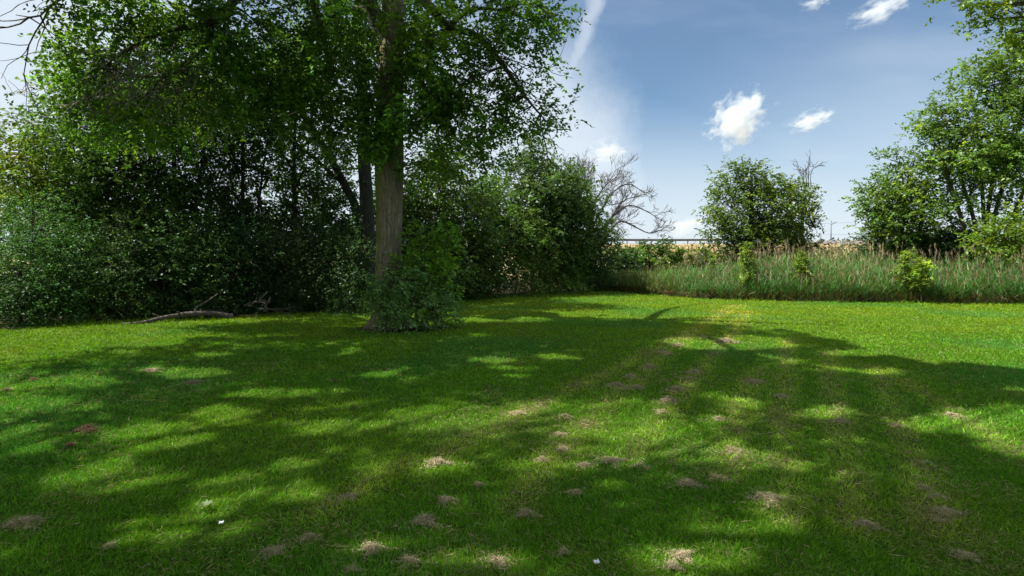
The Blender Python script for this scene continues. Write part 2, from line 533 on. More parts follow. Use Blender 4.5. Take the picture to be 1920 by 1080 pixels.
def grow(T, p, d, L, r0, lev, r, spread=.7, up=.1, kids=(3, 6), shrink=.62, minr=.004, sides=(6, 5, 4, 3, 3), wig=.16):
    n = 7
    pts = [np.asarray(p, float)]; d = unit(d)
    for i in range(n - 1):
        d = unit(d + r.normal(0, wig, 3) + np.array([0, 0, up * .25]))
        pts.append(pts[-1] + d * L / (n - 1))
    pts = np.array(pts)
    T.add(pts, np.linspace(r0, max(r0 * .35, minr), n), sides[min(len(sides) - 1, 4 - lev if lev < 5 else 0)])
    if lev <= 0:
        return
    for _ in range(int(r.integers(kids[0], kids[1] + 1))):
        i = int(r.integers(2, n))
        dd = unit(pts[min(i, n - 1)] - pts[i - 1])
        nd = unit(dd + r.normal(0, spread, 3) + np.array([0, 0, up]))
        grow(T, pts[i], nd, L * shrink * r.uniform(.7, 1.15), max(r0 * .48, minr), lev - 1, r, spread, up, kids, shrink, minr, sides, wig)


def plant(name, label, cat, base, stems, blobs, col, group=None, bark=None, leafmat=None, seed=0, trunk_name='trunk',
          crown_name='crown', limb_r=.06, frac=.5, tsides=9, extra=None, **kw):
    """a tree or shrub: an empty at its foot carrying its trunk (with limbs) and its crown"""
    base = np.asarray(base, float)
    root = tag(empty(name, base), label, cat, group)
    V, q, c, cen = foliage(blobs, col, seed=seed, **kw)
    T = Tubes(); r = rng(seed + 77)
    main = None
    for pts, rad in stems:
        sp = spline(pts, 16)
        rr = np.interp(np.linspace(0, 1, 16), np.linspace(0, 1, len(rad)), rad)
        T.add(sp, rr, tsides, lump=.06, seed=seed)
        if main is None:
            main = (sp, rr)
    # each blob hangs on the nearest stem
    allst = [(spline(p_, 16), np.interp(np.linspace(0, 1, 16), np.linspace(0, 1, len(w_)), w_)) for p_, w_ in stems]
    for bl, cc in zip(blobs, cen):
        k = int(np.argmin([np.min(np.linalg.norm(s[0] - np.asarray(bl[0]), axis=1)) for s in allst]))
        woody(T, allst[k][0], allst[k][1], [bl], [cc], seed + int(abs(bl[0][0]) * 10), limb_r, frac)
    if extra:
        extra(T, r)
    obj(trunk_name, T.mesh(trunk_name, bark or BARK_D, base), root)
    obj(crown_name, make_mesh(crown_name, V - base, [q], leafmat or LEAF, col=c), root)
    return root


GREEN = (.066, .148, .020)
DEEP = (.036, .090, .018)  # leaf green darkened so the colour carries the wood's shade
FRESH = (.105, .195, .016)
BLUEG = (.055, .105, .040)


# ------------------------------------------------------------------ the big tree
def big_tree():
    D0 = 13.0
    base = np.array([-2.82, D0, 0.])
    root = tag(empty('broadleaf_tree', base), 'large spreading tree with a thick pale trunk rising from the lawn behind a bush', 'tree')
    # trunk
    T = Tubes()
    path = [(-2.85, D0, -.1), (-2.84, D0, .12), (-2.83, D0, .5), P(729, 480, D0), P(730, 420, D0), P(730, 300, D0), P(731, 200, D0),
            P(735, 100, D0), P(737, 0, D0), P(735, -150, 13.2), P(742, -330, 13.3), P(735, -560, 13.4)]
    rad = [.50, .40, .32, .285, .30, .315, .315, .275, .24, .20, .13, .05]
    sp = spline(path, 70)
    t = np.linspace(0, 1, 70)
    d = np.concatenate([[0], np.cumsum(np.linalg.norm(np.diff(np.array(path), axis=0), axis=1))]); d /= d[-1]
    rr = np.interp(t, d, rad)
    T.add(sp, rr, 28, lump=.045, seed=4)
    # burr on the left flank
    burr = P(703, 285, 12.95)
    T.add([burr + np.array([.12, .02, -.28]), burr + np.array([.02, 0, -.05]), burr + np.array([0, 0, .08]), burr + np.array([.10, .02, .3])], [.05, .11, .12, .06], 10)
    # root flares
    r = rng(3)
    for a in (200, 250, 310, 20, 120):
        u = np.array([math.cos(R(a)), math.sin(R(a)), 0])
        T.add([base + u * .25 + np.array([0, 0, .5]), base + u * .30 + np.array([0, 0, .2]), base + u * .42 + np.array([0, 0, .03]), base + u * .55 + np.array([0, 0, -.06])],
              [.08, .11, .09, .05], 9)
    obj('trunk', T.mesh('trunk', BARK, base), root)

    limbs = [
        ([P(733, 95, 13), P(708, 40, 12.9), P(688, -10, 12.7), P(640, -130, 12.2), P(590, -330, 11.8)], .20, .04),
        ([P(740, -40, 13), P(775, -22, 12.9), P(805, 12, 12.7), P(842, 50, 12.6), P(885, 62, 12.5), P(945, 125, 12.4), P(988, 185, 12.4), P(1028, 232, 12.4)], .14, .012),
        ([P(842, 50, 12.6), P(880, 20, 12.4), P(940, 20, 12.1), P(1000, 40, 11.9)], .06, .012),
        ([P(737, -60, 13), P(650, -80, 12.4), P(560, -50, 11.9), P(470, -25, 11.5), P(425, 15, 11.3), P(385, 48, 11.2), P(330, 52, 11.1), P(270, 75, 11.1), P(200, 120, 11.2)], .17, .02),
        ([P(400, 38, 11.25), P(383, 85, 11.4), P(345, 120, 11.4), P(300, 150, 11.4), P(275, 185, 11.4)], .07, .015),
        ([P(470, -25, 11.5), P(400, -40, 11), P(250, -30, 10.6), P(90, 15, 10.5), P(75, 30, 10.5), P(30, 28, 10.5)], .06, .008),
        ([P(600, -70, 12.2), P(590, 10, 12.3), P(602, 60, 12.6), P(618, 130, 12.9), P(600, 190, 13)], .12, .02),
        ([P(738, -220, 13.2), P(900, -330, 12.5), P(1050, -420, 12)], .15, .03),
        ([P(738, -260, 13.2), P(740, -420, 9), np.array([-2.5, 6.5, 9.5])], .15, .03),
        ([P(738, -200, 13.2), np.array([-1.5, 16, 10]), np.array([-.5, 19, 12])], .15, .03),
        ([P(738, -240, 13.2), np.array([-6, 14, 11]), np.array([-9.5, 14, 12])], .15, .03),
    ]
    lps = []
    for pts, r0, r1 in limbs:
        T = Tubes()
        lp = spline(pts, 20)
        T.add(lp, np.linspace(r0, r1, 20), 10, lump=.05, seed=len(lps))
        # side branches along the limb
        r = rng(40 + len(lps))
        for k in range(9):
            i = int(r.integers(4, 19))
            dd = unit(lp[i] - lp[i - 1])
            grow(T, lp[i], unit(dd + r.normal(0, .7, 3) + np.array([0, 0, -.1])), r.uniform(.7, 1.6), .020, 1, r, spread=.6, up=-.02, kids=(2, 4), minr=.004)
        obj('limb', T.mesh('limb', BARK_D, base), root)
        lps.append(lp)

    # bare dead twigs hanging on the left
    T = Tubes(); r = rng(8)
    for k in range(24):
        px, py = r.uniform(170, 440), r.uniform(50, 150)
        p = P(px, py, r.uniform(10.9, 11.6))
        grow(T, p, (r.uniform(-1, .2), r.normal(0, .3), r.uniform(-.8, -.1)), r.uniform(.6, 1.2), .013, 2, r, spread=.55, up=-.08, kids=(3, 5), minr=.0045)
    obj('dead_twigs', T.mesh('dead_twigs', BARK_G, base), root)
    T = Tubes()
    for k in range(6):
        p = P(r.uniform(60, 110), r.uniform(180, 260), 11.5)
        grow(T, p, (-.6, 0, r.uniform(.1, .6)), .7, .010, 1, r, spread=.4, up=.0, kids=(3, 4), minr=.0045)
    obj('dead_twigs', T.mesh('dead_twigs', BARK_G, base), root)

    vis = [  # px, py, depth, radius, density
        (850, 95, 12.6, (1.0, 1.2, .9), .72), (925, 55, 12.1, (.9, 1.0, .7), .62), (965, 120, 12.4, (.6, .8, .55), .6), (900, 180, 12.7, (.8, .9, .6), .7),
        (960, 215, 12.5, (.55, .6, .35), .75), (1012, 222, 12.4, (.32, .3, .22), .8), (840, 235, 12.8, (.8, .9, .55), 1.0), (905, 280, 12.9, (.5, .6, .35), .8), (980, 10, 11.7, (.7, .9, .5), .75), (800, 160, 12.2, (.6, .7, .7), 1.0),
        (790, 30, 12.3, (.7, .8, .6), .7), (815, 310, 13.2, (.6, .7, .4), .8),
        (745, 225, 12.35, (.4, .3, .35), 1.3), (700, 215, 12.4, (.4, .3, .35), 1.2), (735, 262, 12.5, (.3, .2, .2), 1.3), (690, 170, 12.3, (.6, .55, .6), 1.0), (775, 195, 12.2, (.55, .5, .5), 1.0), (715, 280, 12.5, (.26, .2, .2), 1.4), (640, 90, 12.2, (.8, .8, .8), .6), (650, 260, 12.9, (.5, .5, .45), .8),
        (570, 30, 11.9, (.9, 1.0, .6), 1.0), (520, 130, 12.2, (1.0, 1.0, .9), 1.0), (450, 60, 11.4, (.9, .9, .6), 1.0), (430, 170, 12.0, (.9, .9, .7), 1.0),
        (330, 20, 11.0, (1.0, 1.0, .5), .9), (240, 25, 10.9, (.8, .9, .45), .8), (185, 10, 10.7, (.5, .6, .3), .7), (160, 55, 11.2, (.4, .5, .22), .8), (185, 88, 11.4, (.5, .5, .2), .8), (128, 100, 11.4, (.26, .3, .12), .9), (300, 150, 12.2, (.9, .8, .3), .5),
        (350, 220, 12.5, (1.2, 1.0, .7), .8), (230, 215, 12.6, (1.1, 1.0, .6), .8), (170, 175, 12.3, (.6, .8, .35), .8), (140, 205, 12.4, (.35, .5, .22), .8), (560, 230, 12.8, (.9, .9, .6), .9),
    ]
    blobs = [(P(px, py, dd), rad_, k) for px, py, dd, rad_, k in vis]
    V, q, c, cen = foliage(blobs, (.084, .185, .020), leaf=.100, dens=2.7, sprays=14, lps=11, seed=20, spread=.20, spray_len=.42, yellow=.20, var=.36, shell=(.2, 1.05), carve=1)
    T = Tubes(); r = rng(9)
    pool = np.concatenate(lps)
    for cc in cen:
        for k in range(0, len(cc), 2):
            i = int(np.argmin(np.linalg.norm(pool - cc[k], axis=1)))
            if np.linalg.norm(pool[i] - cc[k]) < 2.6:
                limb_to(T, pool[i], cc[k], .014, .005, r, sag=.06, sides=4, n=6)
    obj('twigs', T.mesh('twigs', BARK_D, base), root)
    # the high crown, over the frame
    r = rng(15)
    hi = []
    for k in range(60):
        a = r.uniform(0, 6.283); rho = 8.2 * math.sqrt(r.uniform(.02, 1))
        x, y = -2.8 + rho * math.cos(a) * 1.08, 13 + rho * math.sin(a) * .95
        zt = 9.0 + 7.5 * math.sqrt(max(0, 1 - (rho / 8.8) ** 2))
        z = r.uniform(8.6, zt)
        if z < 1.5 + (490 + 130) / F * y:
            z = 1.5 + (490 + 130) / F * y + r.uniform(.2, 1.5)
        rr_ = r.uniform(1.0, 1.9)
        hi.append((np.array([x, y, z]), (rr_, rr_, rr_ * .7), 1.0))
    V2, q2, c2, _ = foliage(hi, (.070, .135, .016), leaf=.16, dens=2.0, sprays=8, lps=9, seed=21, spread=.42, spray_len=.7, yellow=.2, shell=(.3, 1.05), carve=True)
    Vc = np.concatenate([V, V2]); qc = np.concatenate([q, q2 + len(V)]); ccol = np.concatenate([c, c2])
    obj('crown', make_mesh('crown', Vc - base, [qc], LEAF, col=ccol), root)


big_tree()

def canopy_tree():
    b = np.array([-9.5, 1.0, 0.])
    r = rng(16)
    blobs = []
    for k in range(46):
        a = r.uniform(0, 6.283); rho = 7.4 * math.sqrt(r.uniform(.02, 1))
        x, y = -7.2 + rho * math.cos(a), 1.8 + rho * math.sin(a)
        z = r.uniform(7.4, 8.0 + 6.0 * math.sqrt(max(0, 1 - (rho / 8.2) ** 2)))
        q_ = r.uniform(1.0, 1.8)
        blobs.append((np.array([x, y, z]), (q_, q_, q_ * .7), 1.0))
    plant('broadleaf_tree', 'tall tree beyond the left edge whose canopy shades the near lawn', 'tree', b,
          [([b - [0, 0, .1], b + [.1, 0, 3], b + [.6, .2, 7], b + [1.6, .5, 12]], [.36, .28, .22, .06])], blobs, (.070, .135, .016),
          seed=22, leaf=.16, dens=1.7, sprays=8, lps=9, spread=.42, spray_len=.7, yellow=.2, shell=(.3, 1.05), carve=True, frac=.3)


canopy_tree()

# the bush round its foot: two kinds of growth
def foot_bush():
    b = G(752, 612); b[2] = 0
    def pt(px, py, d): return P(px, py, d)
    plant('shrub', 'rounded grey green bush with small pale leaves at the foot of the big trunk', 'shrub', b,
          [([b, pt(745, 560, 12.4), pt(735, 520, 12.4)], [.03, .012]), ([b + [.1, 0, 0], pt(775, 560, 12.5), pt(790, 520, 12.5)], [.03, .012]),
           ([b + [.2, .1, 0], pt(800, 560, 12.5), pt(815, 530, 12.6)], [.03, .012])],
          [(pt(748, 545, 12.35), (.62, .6, .58)), (pt(725, 570, 12.2), (.42, .45, .40)), (pt(785, 575, 12.3), (.72, .65, .42)), (pt(765, 520, 12.45), (.40, .4, .34)),
           (pt(815, 570, 12.5), (.40, .5, .50)), (pt(702, 555, 12.2), (.14, .2, .12)), (pt(750, 600, 12.2), (.55, .5, .2))],
          (.110, .230, .046), seed=31, leaf=.062, dens=9, sprays=7, lps=9, spread=.10, spray_len=.22, leafmat=BUSHY, yellow=.05, limb_r=.012, frac=.3, shell=(.5, 1.05), tsides=5, trunk_name='stems', crown_name='foliage', nup=.5)
    b2 = G(812, 606); b2[2] = 0
    plant('shrub', 'taller bright green leafy sapling growing behind the bush right of the big trunk', 'shrub', b2 + [0, .35, 0],
          [([b2 + [0, .35, 0], pt(805, 540, 13), pt(800, 470, 13.1)], [.03, .01]), ([b2 + [.05, .35, 0], pt(825, 530, 13), pt(835, 450, 13)], [.03, .01])],
          [(pt(800, 490, 12.8), (.42, .4, .45)), (pt(828, 470, 12.8), (.30, .35, .36)), (pt(815, 535, 12.7), (.42, .4, .52)), (pt(770, 500, 13.05), (.30, .35, .3)), (pt(825, 585, 12.9), (.35, .4, .3)),
           (pt(842, 440, 12.7), (.18, .2, .16)), (pt(800, 450, 12.8), (.30, .3, .22)), (pt(845, 505, 12.7), (.14, .2, .22))],
          (.125, .265, .030), seed=32, leaf=.105, dens=6, sprays=6, lps=8, spread=.13, spray_len=.30, yellow=.15, limb_r=.012, frac=.4, tsides=5, trunk_name='stems', crown_name='foliage')


foot_bush()

# ------------------------------------------------------------------ the wood on the left
def simple_tree(name, label, px, d, top, width, col, seed, trunk_r=.12, bottom=None, cat='tree', group='trees of the wood', lean=0., nb=7, dm=1.0, trunk_px=None, **kw):
    """px: centre column, top: photo row of its tip, width: photo px, bottom: row where leaves begin"""
    r = rng(seed)
    s = d / F
    top_z = EYE + (HOR - top) * s; bot_z = EYE + (HOR - (bottom or 560)) * s; bot_z = max(bot_z, .25)
    cx = (px - 960) * s; hw = width * s / 2
    tx = ((trunk_px or px) - 960) * s
    base = np.array([tx, d, 0.]); base[2] = float(gz(base[0], base[1]))
    blobs = []
    H = top_z - bot_z
    for k in range(nb):
        f = (k + .5) / nb
        z = bot_z + H * (.10 + .80 * f)
        prof = math.sin(math.pi * (.16 + .76 * f)) ** .8
        rad = hw * .62 * prof * r.uniform(.8, 1.1) + (.03 if cat == 'sapling' else .15)
        off = hw * .48 * prof
        a = k * 2.4 + seed
        blobs.append((np.array([cx + off * math.cos(a), d + off * math.sin(a) * .8, z]), (rad, rad, min(rad * .8, H * .3)), dm))
    if cat == 'shrub':
        for k in range(5):
            a = k * 1.257 + seed
            blobs.append((np.array([cx + hw * .62 * math.cos(a), d + hw * .4 * math.sin(a), base[2] + .34]), (hw * .42, hw * .4, .34), dm))
    blobs.append((np.array([cx + lean, d, top_z - H * .10]), (hw * .30, hw * .3, H * .12), dm))
    stems = [([base - [0, 0, .1], (base * .5 + np.array([cx, d, 0]) * .5) + [r.normal(0, .1), 0, bot_z + H * .3], np.array([cx, d, bot_z + H * .9])], [trunk_r, trunk_r * .7, .02])]
    if seed % 2:
        stems.append(([base + [.15, .1, -.1], base + [hw * .3, .2, bot_z + H * .35], np.array([cx + hw * .5, d + .2, bot_z + H * .75])], [trunk_r * .7, trunk_r * .45, .02]))
    return plant(name, label, cat, base, stems, blobs, col, group=group, seed=seed, limb_r=trunk_r * .5, **kw)


def wood():
    W = 'trees of the wood'
    sh = 'shrubs along the wood edge'
    ST = lambda *a, **k: simple_tree('broadleaf_tree', *a, **k)
    ST('young yellow green tree at the left end of the wood, sky behind its top', 62, 16.5, 232, 190, (.090, .150, .018), 101, trunk_r=.08, bottom=420, leaf=.11, dens=3.0, nb=6, yellow=.35)
    ST('tree with dense dark green leaves next to the yellow green one at the wood edge', 190, 16.2, 100, 260, GREEN, 102, trunk_r=.10, bottom=470, leaf=.11, dens=3.0)
    ST('dark green tree of the wood directly behind the fallen log', 330, 17.5, 55, 280, DEEP, 103, trunk_r=.11, bottom=440, leaf=.115, dens=2.7)
    ST('slim tree in the wood with thin upright stems showing through gaps', 455, 18.5, 70, 240, DEEP, 105, trunk_r=.08, bottom=420, leaf=.11, dens=1.5, nb=6)
    ST('shaded tree in the wood left of the slanting trunk', 560, 19.5, 70, 250, GREEN, 106, trunk_r=.10, bottom=400, leaf=.115, dens=1.6)
    # the two trunks behind the big one
    d = 17.6
    b = np.array([(690 - 960) * d / F, d, 0])
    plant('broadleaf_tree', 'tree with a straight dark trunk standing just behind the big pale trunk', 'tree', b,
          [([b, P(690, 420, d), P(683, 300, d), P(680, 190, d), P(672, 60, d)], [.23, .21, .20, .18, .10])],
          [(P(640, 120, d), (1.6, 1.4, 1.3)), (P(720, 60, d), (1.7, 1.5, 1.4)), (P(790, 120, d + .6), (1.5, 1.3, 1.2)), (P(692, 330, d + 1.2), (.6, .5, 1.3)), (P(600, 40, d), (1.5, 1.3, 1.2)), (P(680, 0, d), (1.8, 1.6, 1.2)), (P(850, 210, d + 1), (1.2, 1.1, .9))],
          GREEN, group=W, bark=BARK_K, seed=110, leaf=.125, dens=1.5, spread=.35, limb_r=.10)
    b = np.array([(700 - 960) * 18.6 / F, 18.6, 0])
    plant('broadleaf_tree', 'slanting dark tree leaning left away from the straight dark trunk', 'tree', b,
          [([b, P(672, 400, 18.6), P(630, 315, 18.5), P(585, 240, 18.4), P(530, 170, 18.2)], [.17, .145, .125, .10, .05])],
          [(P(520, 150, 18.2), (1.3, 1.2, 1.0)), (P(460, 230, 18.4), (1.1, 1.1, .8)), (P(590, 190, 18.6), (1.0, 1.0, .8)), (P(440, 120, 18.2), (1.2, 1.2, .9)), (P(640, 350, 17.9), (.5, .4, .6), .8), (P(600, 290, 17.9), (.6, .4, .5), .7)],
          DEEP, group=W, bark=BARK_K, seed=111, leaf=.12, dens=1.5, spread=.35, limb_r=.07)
    # right of the big trunk
    ST('leafy tree right behind the big trunk, filling the gap under its crown', 830, 21.5, 270, 250, (.062, .118, .018), 112, trunk_r=.12, bottom=540, leaf=.13, dens=1.9)
    ST('mid green tree at the right of the wood with a pointed top against the sky', 1000, 26.5, 268, 190, (.056, .112, .026), 113, trunk_r=.12, bottom=520, leaf=.14, dens=2.8, nb=8)
    ST('broad mid green tree of the wood standing before the bare tree', 1062, 28.0, 312, 150, (.062, .122, .024), 114, trunk_r=.11, bottom=530, leaf=.14, dens=2.8)
    ST('rounded green tree between the leafy tree and the pointed tree', 905, 24.5, 325, 190, GREEN, 115, trunk_r=.11, bottom=540, leaf=.135, dens=2.6)
    ST('low round green tree at the right end of the wood beside the reeds', 1105, 29.6, 392, 105, (.050, .105, .022), 116, trunk_r=.09, bottom=545, leaf=.14, dens=2.2, nb=6)
    # shrubs: px, d, top, width, colour, label
    SH = [
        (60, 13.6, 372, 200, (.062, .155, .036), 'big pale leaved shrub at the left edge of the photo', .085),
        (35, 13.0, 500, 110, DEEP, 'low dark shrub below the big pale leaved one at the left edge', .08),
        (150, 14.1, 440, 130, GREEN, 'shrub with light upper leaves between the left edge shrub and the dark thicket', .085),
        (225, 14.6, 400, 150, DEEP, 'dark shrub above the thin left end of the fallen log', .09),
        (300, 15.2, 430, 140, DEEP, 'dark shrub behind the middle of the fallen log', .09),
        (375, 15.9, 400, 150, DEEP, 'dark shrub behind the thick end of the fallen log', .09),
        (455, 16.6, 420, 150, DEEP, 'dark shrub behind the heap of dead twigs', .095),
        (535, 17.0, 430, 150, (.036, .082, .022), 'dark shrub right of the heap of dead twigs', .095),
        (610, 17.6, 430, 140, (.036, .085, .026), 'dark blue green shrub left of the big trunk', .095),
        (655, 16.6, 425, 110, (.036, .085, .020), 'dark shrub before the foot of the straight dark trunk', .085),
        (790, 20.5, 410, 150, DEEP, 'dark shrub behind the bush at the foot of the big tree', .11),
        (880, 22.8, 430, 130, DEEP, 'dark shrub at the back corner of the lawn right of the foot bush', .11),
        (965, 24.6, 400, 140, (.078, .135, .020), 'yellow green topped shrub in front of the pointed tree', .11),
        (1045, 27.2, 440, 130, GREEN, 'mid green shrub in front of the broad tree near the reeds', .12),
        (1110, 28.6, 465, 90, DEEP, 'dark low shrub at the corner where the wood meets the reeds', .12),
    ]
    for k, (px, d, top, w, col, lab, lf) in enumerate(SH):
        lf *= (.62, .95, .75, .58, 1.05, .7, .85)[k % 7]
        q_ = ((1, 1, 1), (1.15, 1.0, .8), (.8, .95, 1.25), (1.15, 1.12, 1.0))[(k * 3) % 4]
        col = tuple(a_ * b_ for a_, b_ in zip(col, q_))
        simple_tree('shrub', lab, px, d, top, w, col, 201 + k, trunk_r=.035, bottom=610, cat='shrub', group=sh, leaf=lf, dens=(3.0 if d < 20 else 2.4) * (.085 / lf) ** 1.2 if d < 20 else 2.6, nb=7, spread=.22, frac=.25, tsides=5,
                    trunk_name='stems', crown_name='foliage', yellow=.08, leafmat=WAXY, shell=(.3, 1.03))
    # deeper row that closes the gaps low in the wood
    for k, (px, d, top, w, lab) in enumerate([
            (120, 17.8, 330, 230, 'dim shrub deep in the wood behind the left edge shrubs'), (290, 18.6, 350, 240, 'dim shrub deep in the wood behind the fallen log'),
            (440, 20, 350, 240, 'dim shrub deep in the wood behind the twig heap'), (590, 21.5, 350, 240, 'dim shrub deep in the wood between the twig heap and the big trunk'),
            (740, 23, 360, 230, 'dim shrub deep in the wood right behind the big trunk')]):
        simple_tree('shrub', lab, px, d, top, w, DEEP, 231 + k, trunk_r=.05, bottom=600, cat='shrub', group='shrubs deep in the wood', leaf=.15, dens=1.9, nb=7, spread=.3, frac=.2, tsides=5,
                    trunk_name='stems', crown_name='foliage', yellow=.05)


wood()


# ------------------------------------------------------------------ bare tree, hedge, far trees
def bare_tree():
    d = 34.0
    b = np.array([(1112 - 960) * d / F, d, 0.])
    root = tag(empty('bare_tree', b), 'leafless grey tree with branches sweeping right, beside the wood', 'tree')
    T = Tubes(); r = rng(61)
    sp = spline([b - [0, 0, .1], P(1110, 480, d), P(1108, 420, d), P(1102, 370, d)], 14)
    T.add(sp, np.linspace(.30, .16, 14), 9, lump=.08)
    obj('trunk', T.mesh('trunk', BARK_B, b), root)
    T = Tubes()
    mains = [([P(1112, 455, d), P(1140, 435, d), P(1165, 415, d), P(1190, 425, d), P(1220, 437, d), P(1236, 432, d)], .08),
             ([P(1112, 450, d), P(1150, 405, d), P(1180, 385, d), P(1210, 395, d), P(1235, 410, d)], .08),
             ([P(1108, 430, d), P(1130, 390, d), P(1150, 360, d), P(1180, 345, d), P(1205, 360, d)], .08),
             ([P(1106, 410, d), P(1120, 370, d), P(1138, 345, d), P(1158, 330, d)], .075),
             ([P(1102, 372, d), P(1098, 348, d), P(1094, 325, d)], .075), ([P(1104, 390, d), P(1085, 362, d), P(1074, 335, d)], .07),
             ([P(1110, 450, d), P(1140, 420, d), P(1172, 375, d), P(1195, 368, d)], .07)]
    for pts, r0 in mains:
        lp = spline(pts, 16)
        T.add(lp, np.linspace(r0, .02, 16), 6)
        for k in range(17):
            i = int(r.integers(3, 16)); dd = unit(lp[i] - lp[i - 1])
            grow(T, lp[i], unit(dd + r.normal(0, .5, 3) + np.array([.15, 0, .25])), r.uniform(.5, 1.15), .018, 2, r, spread=.42, up=.10, kids=(3, 5), minr=.009)
    obj('branches', T.mesh('branches', BARK_B, b), root)


bare_tree()


def mid_trees():
    d = 30.0
    b = np.array([(1400 - 960) * d / F, d, 0])
    plant('broadleaf_tree', 'full round green tree standing alone behind the reeds, right of the road rail', 'tree', b,
          [([b, P(1405, 480, d), P(1408, 420, d), P(1410, 330, d)], [.16, .14, .11, .03]), ([b + [.4, 0, 0], P(1440, 440, d), P(1455, 360, d)], [.12, .09, .02])],
          [(P(1378, 335, d), (.85, .9, .75)), (P(1420, 345, d), (.95, 1, .85)), (P(1365, 385, d), (1.0, 1.1, .8)), (P(1420, 395, d), (1.4, 1.3, 1.0)), (P(1455, 360, d), (.8, .9, .7)), (P(1460, 415, d), (1.0, 1.1, .8)),
           (P(1350, 435, d), (.8, 1, .6)), (P(1400, 445, d), (1.2, 1.2, .6)), (P(1380, 312, d), (.4, .4, .4)), (P(1338, 405, d), (.4, .5, .3)), (P(1440, 455, d), (1.0, 1.0, .5))],
          (.085, .150, .022), seed=120, leaf=.15, dens=2.6, spread=.26, spray_len=.5, yellow=.15, limb_r=.06)
    d = 31.0
    b = np.array([(1500 - 960) * d / F, d, 0])

    def dead(T, r):
        for k in range(5):
            grow(T, P(1505 + 4 * k, 350, d), (r.uniform(-.2, .45), 0, 1), 1.1, .03, 2, r, spread=.45, up=.1, kids=(2, 4), minr=.011)
    plant('broadleaf_tree', 'smaller tree with dead bare twigs at its top touching the full round tree', 'tree', b,
          [([b, P(1503, 450, d), P(1505, 400, d), P(1510, 345, d)], [.13, .11, .09, .04]), ([b, P(1480, 440, d), P(1475, 390, d)], [.1, .08, .02])],
          [(P(1500, 375, d), (.9, .9, .6)), (P(1510, 390, d), (.5, .7, .45)), (P(1492, 420, d), (.8, 1, .55)), (P(1508, 428, d), (.35, .6, .3)), (P(1490, 355, d), (.5, .6, .4)), (P(1490, 445, d), (.75, .9, .45))],
          (.095, .150, .024), seed=121, leaf=.15, dens=2.6, spread=.25, spray_len=.5, yellow=.2, limb_r=.05, extra=dead)
    # right hand group
    d = 26.0
    b = np.array([(1690 - 960) * d / F, d, 0])
    plant('broadleaf_tree', 'low wide tree left of the dark upright stems at the right', 'tree', b,
          [([b, P(1690, 450, d), P(1695, 390, d), P(1705, 320, d)], [.14, .11, .08, .03]), ([b + [.5, 0, 0], P(1725, 430, d), P(1740, 330, d)], [.12, .09, .03])],
          [(P(1656, 385, d), (.9, 1.1, .8)), (P(1646, 410, d), (.45, .7, .5)), (P(1690, 340, d), (.9, 1, .8)), (P(1700, 400, d), (1.3, 1.2, 1.0)), (P(1664, 430, d), (.9, 1.1, .5)), (P(1715, 300, d), (.55, .6, .5)), (P(1735, 350, d), (.9, 1, .8)), (P(1670, 300, d), (.28, .4, .25)),
           (P(1745, 420, d), (1.0, 1.0, .7)), (P(1640, 345, d), (.3, .4, .25)), (P(1632, 378, d), (.2, .4, .2))],
          (.098, .185, .028), seed=122, leaf=.14, dens=3.1, spread=.24, spray_len=.48, yellow=.2, limb_r=.05)
    d = 24.0
    b = np.array([(1850 - 960) * d / F, d, 0])
    stems = [([b + [dx, dy, 0], P(p1, 420, d), P(p2, 330, d), P(p3, 220, d)], [.095, .08, .065, .02]) for dx, dy, p1, p2, p3 in
             ((-.3, 0, 1828, 1800, 1770), (0, .2, 1845, 1840, 1830), (.3, 0, 1862, 1885, 1905), (-.5, .3, 1805, 1775, 1750), (.1, -.1, 1850, 1862, 1870), (.6, .2, 1895, 1930, 1960))]
    plant('broadleaf_tree', 'tall multi stemmed tree with open fresh green crown at the right edge', 'tree', b, stems,
          [(P(1760, 215, d), (.75, .8, .55)), (P(1800, 250, d), (1.0, 1.0, .8)), (P(1850, 215, d), (1.1, 1.1, .8)), (P(1905, 250, d), (1.1, 1.1, .9)), (P(1840, 300, d), (1.2, 1.2, .8)), (P(1895, 330, d), (1.2, 1.2, .9), .8), (P(1780, 310, d), (.9, 1, .6)), (P(1850, 130, d), (.9, 1, .45)), (P(1900, 160, d), (.9, 1, .7)), (P(1820, 165, d), (.5, .6, .35)),
           (P(1960, 180, d), (1.3, 1.3, 1.3)), (P(1985, 300, d), (1.5, 1.4, 1.4)), (P(1730, 235, d), (.3, .3, .2)), (P(1895, 100, d), (.6, .7, .35)), (P(1950, 80, d), (1.1, 1.1, .8)), (P(1810, 360, d), (.8, .8, .3), .6), (P(1900, 400, d), (.8, .8, .4), .8), (P(1770, 250, d), (.6, .6, .4)), (P(1800, 400, d), (.7, .6, .4), .6), (P(1840, 340, d - .6), (.8, .6, .5), .8), (P(1880, 280, d - .6), (.9, .6, .6), .9), (P(1815, 290, d - .6), (.8, .6, .5), .9)],
          (.104, .195, .028), seed=123, leaf=.14, dens=3.0, spread=.26, spray_len=.5, yellow=.14, limb_r=.05, frac=.7)
    d = 22.0
    b = np.array([(1905 - 960) * d / F, d, 0])
    plant('shrub', 'fresh yellow green shrub behind the reeds at the right edge of the photo', 'shrub', b,
          [([b, P(1905, 480, d), P(1900, 430, d)], [.06, .02])],
          [(P(1880, 445, d), (.8, .8, .55)), (P(1915, 425, d), (.9, .9, .6)), (P(1900, 470, d), (1.0, .9, .5)), (P(1850, 455, d), (.4, .5, .3)), (P(1950, 450, d), (.9, .9, .8))],
          FRESH, seed=124, leaf=.13, dens=2.6, spread=.22, yellow=.25, limb_r=.03, tsides=5, trunk_name='stems', crown_name='foliage')
    # overhanging branch end, top right, from a tree whose trunk is out of the frame
    d = 14.0
    b = np.array([15.6, d, 0])
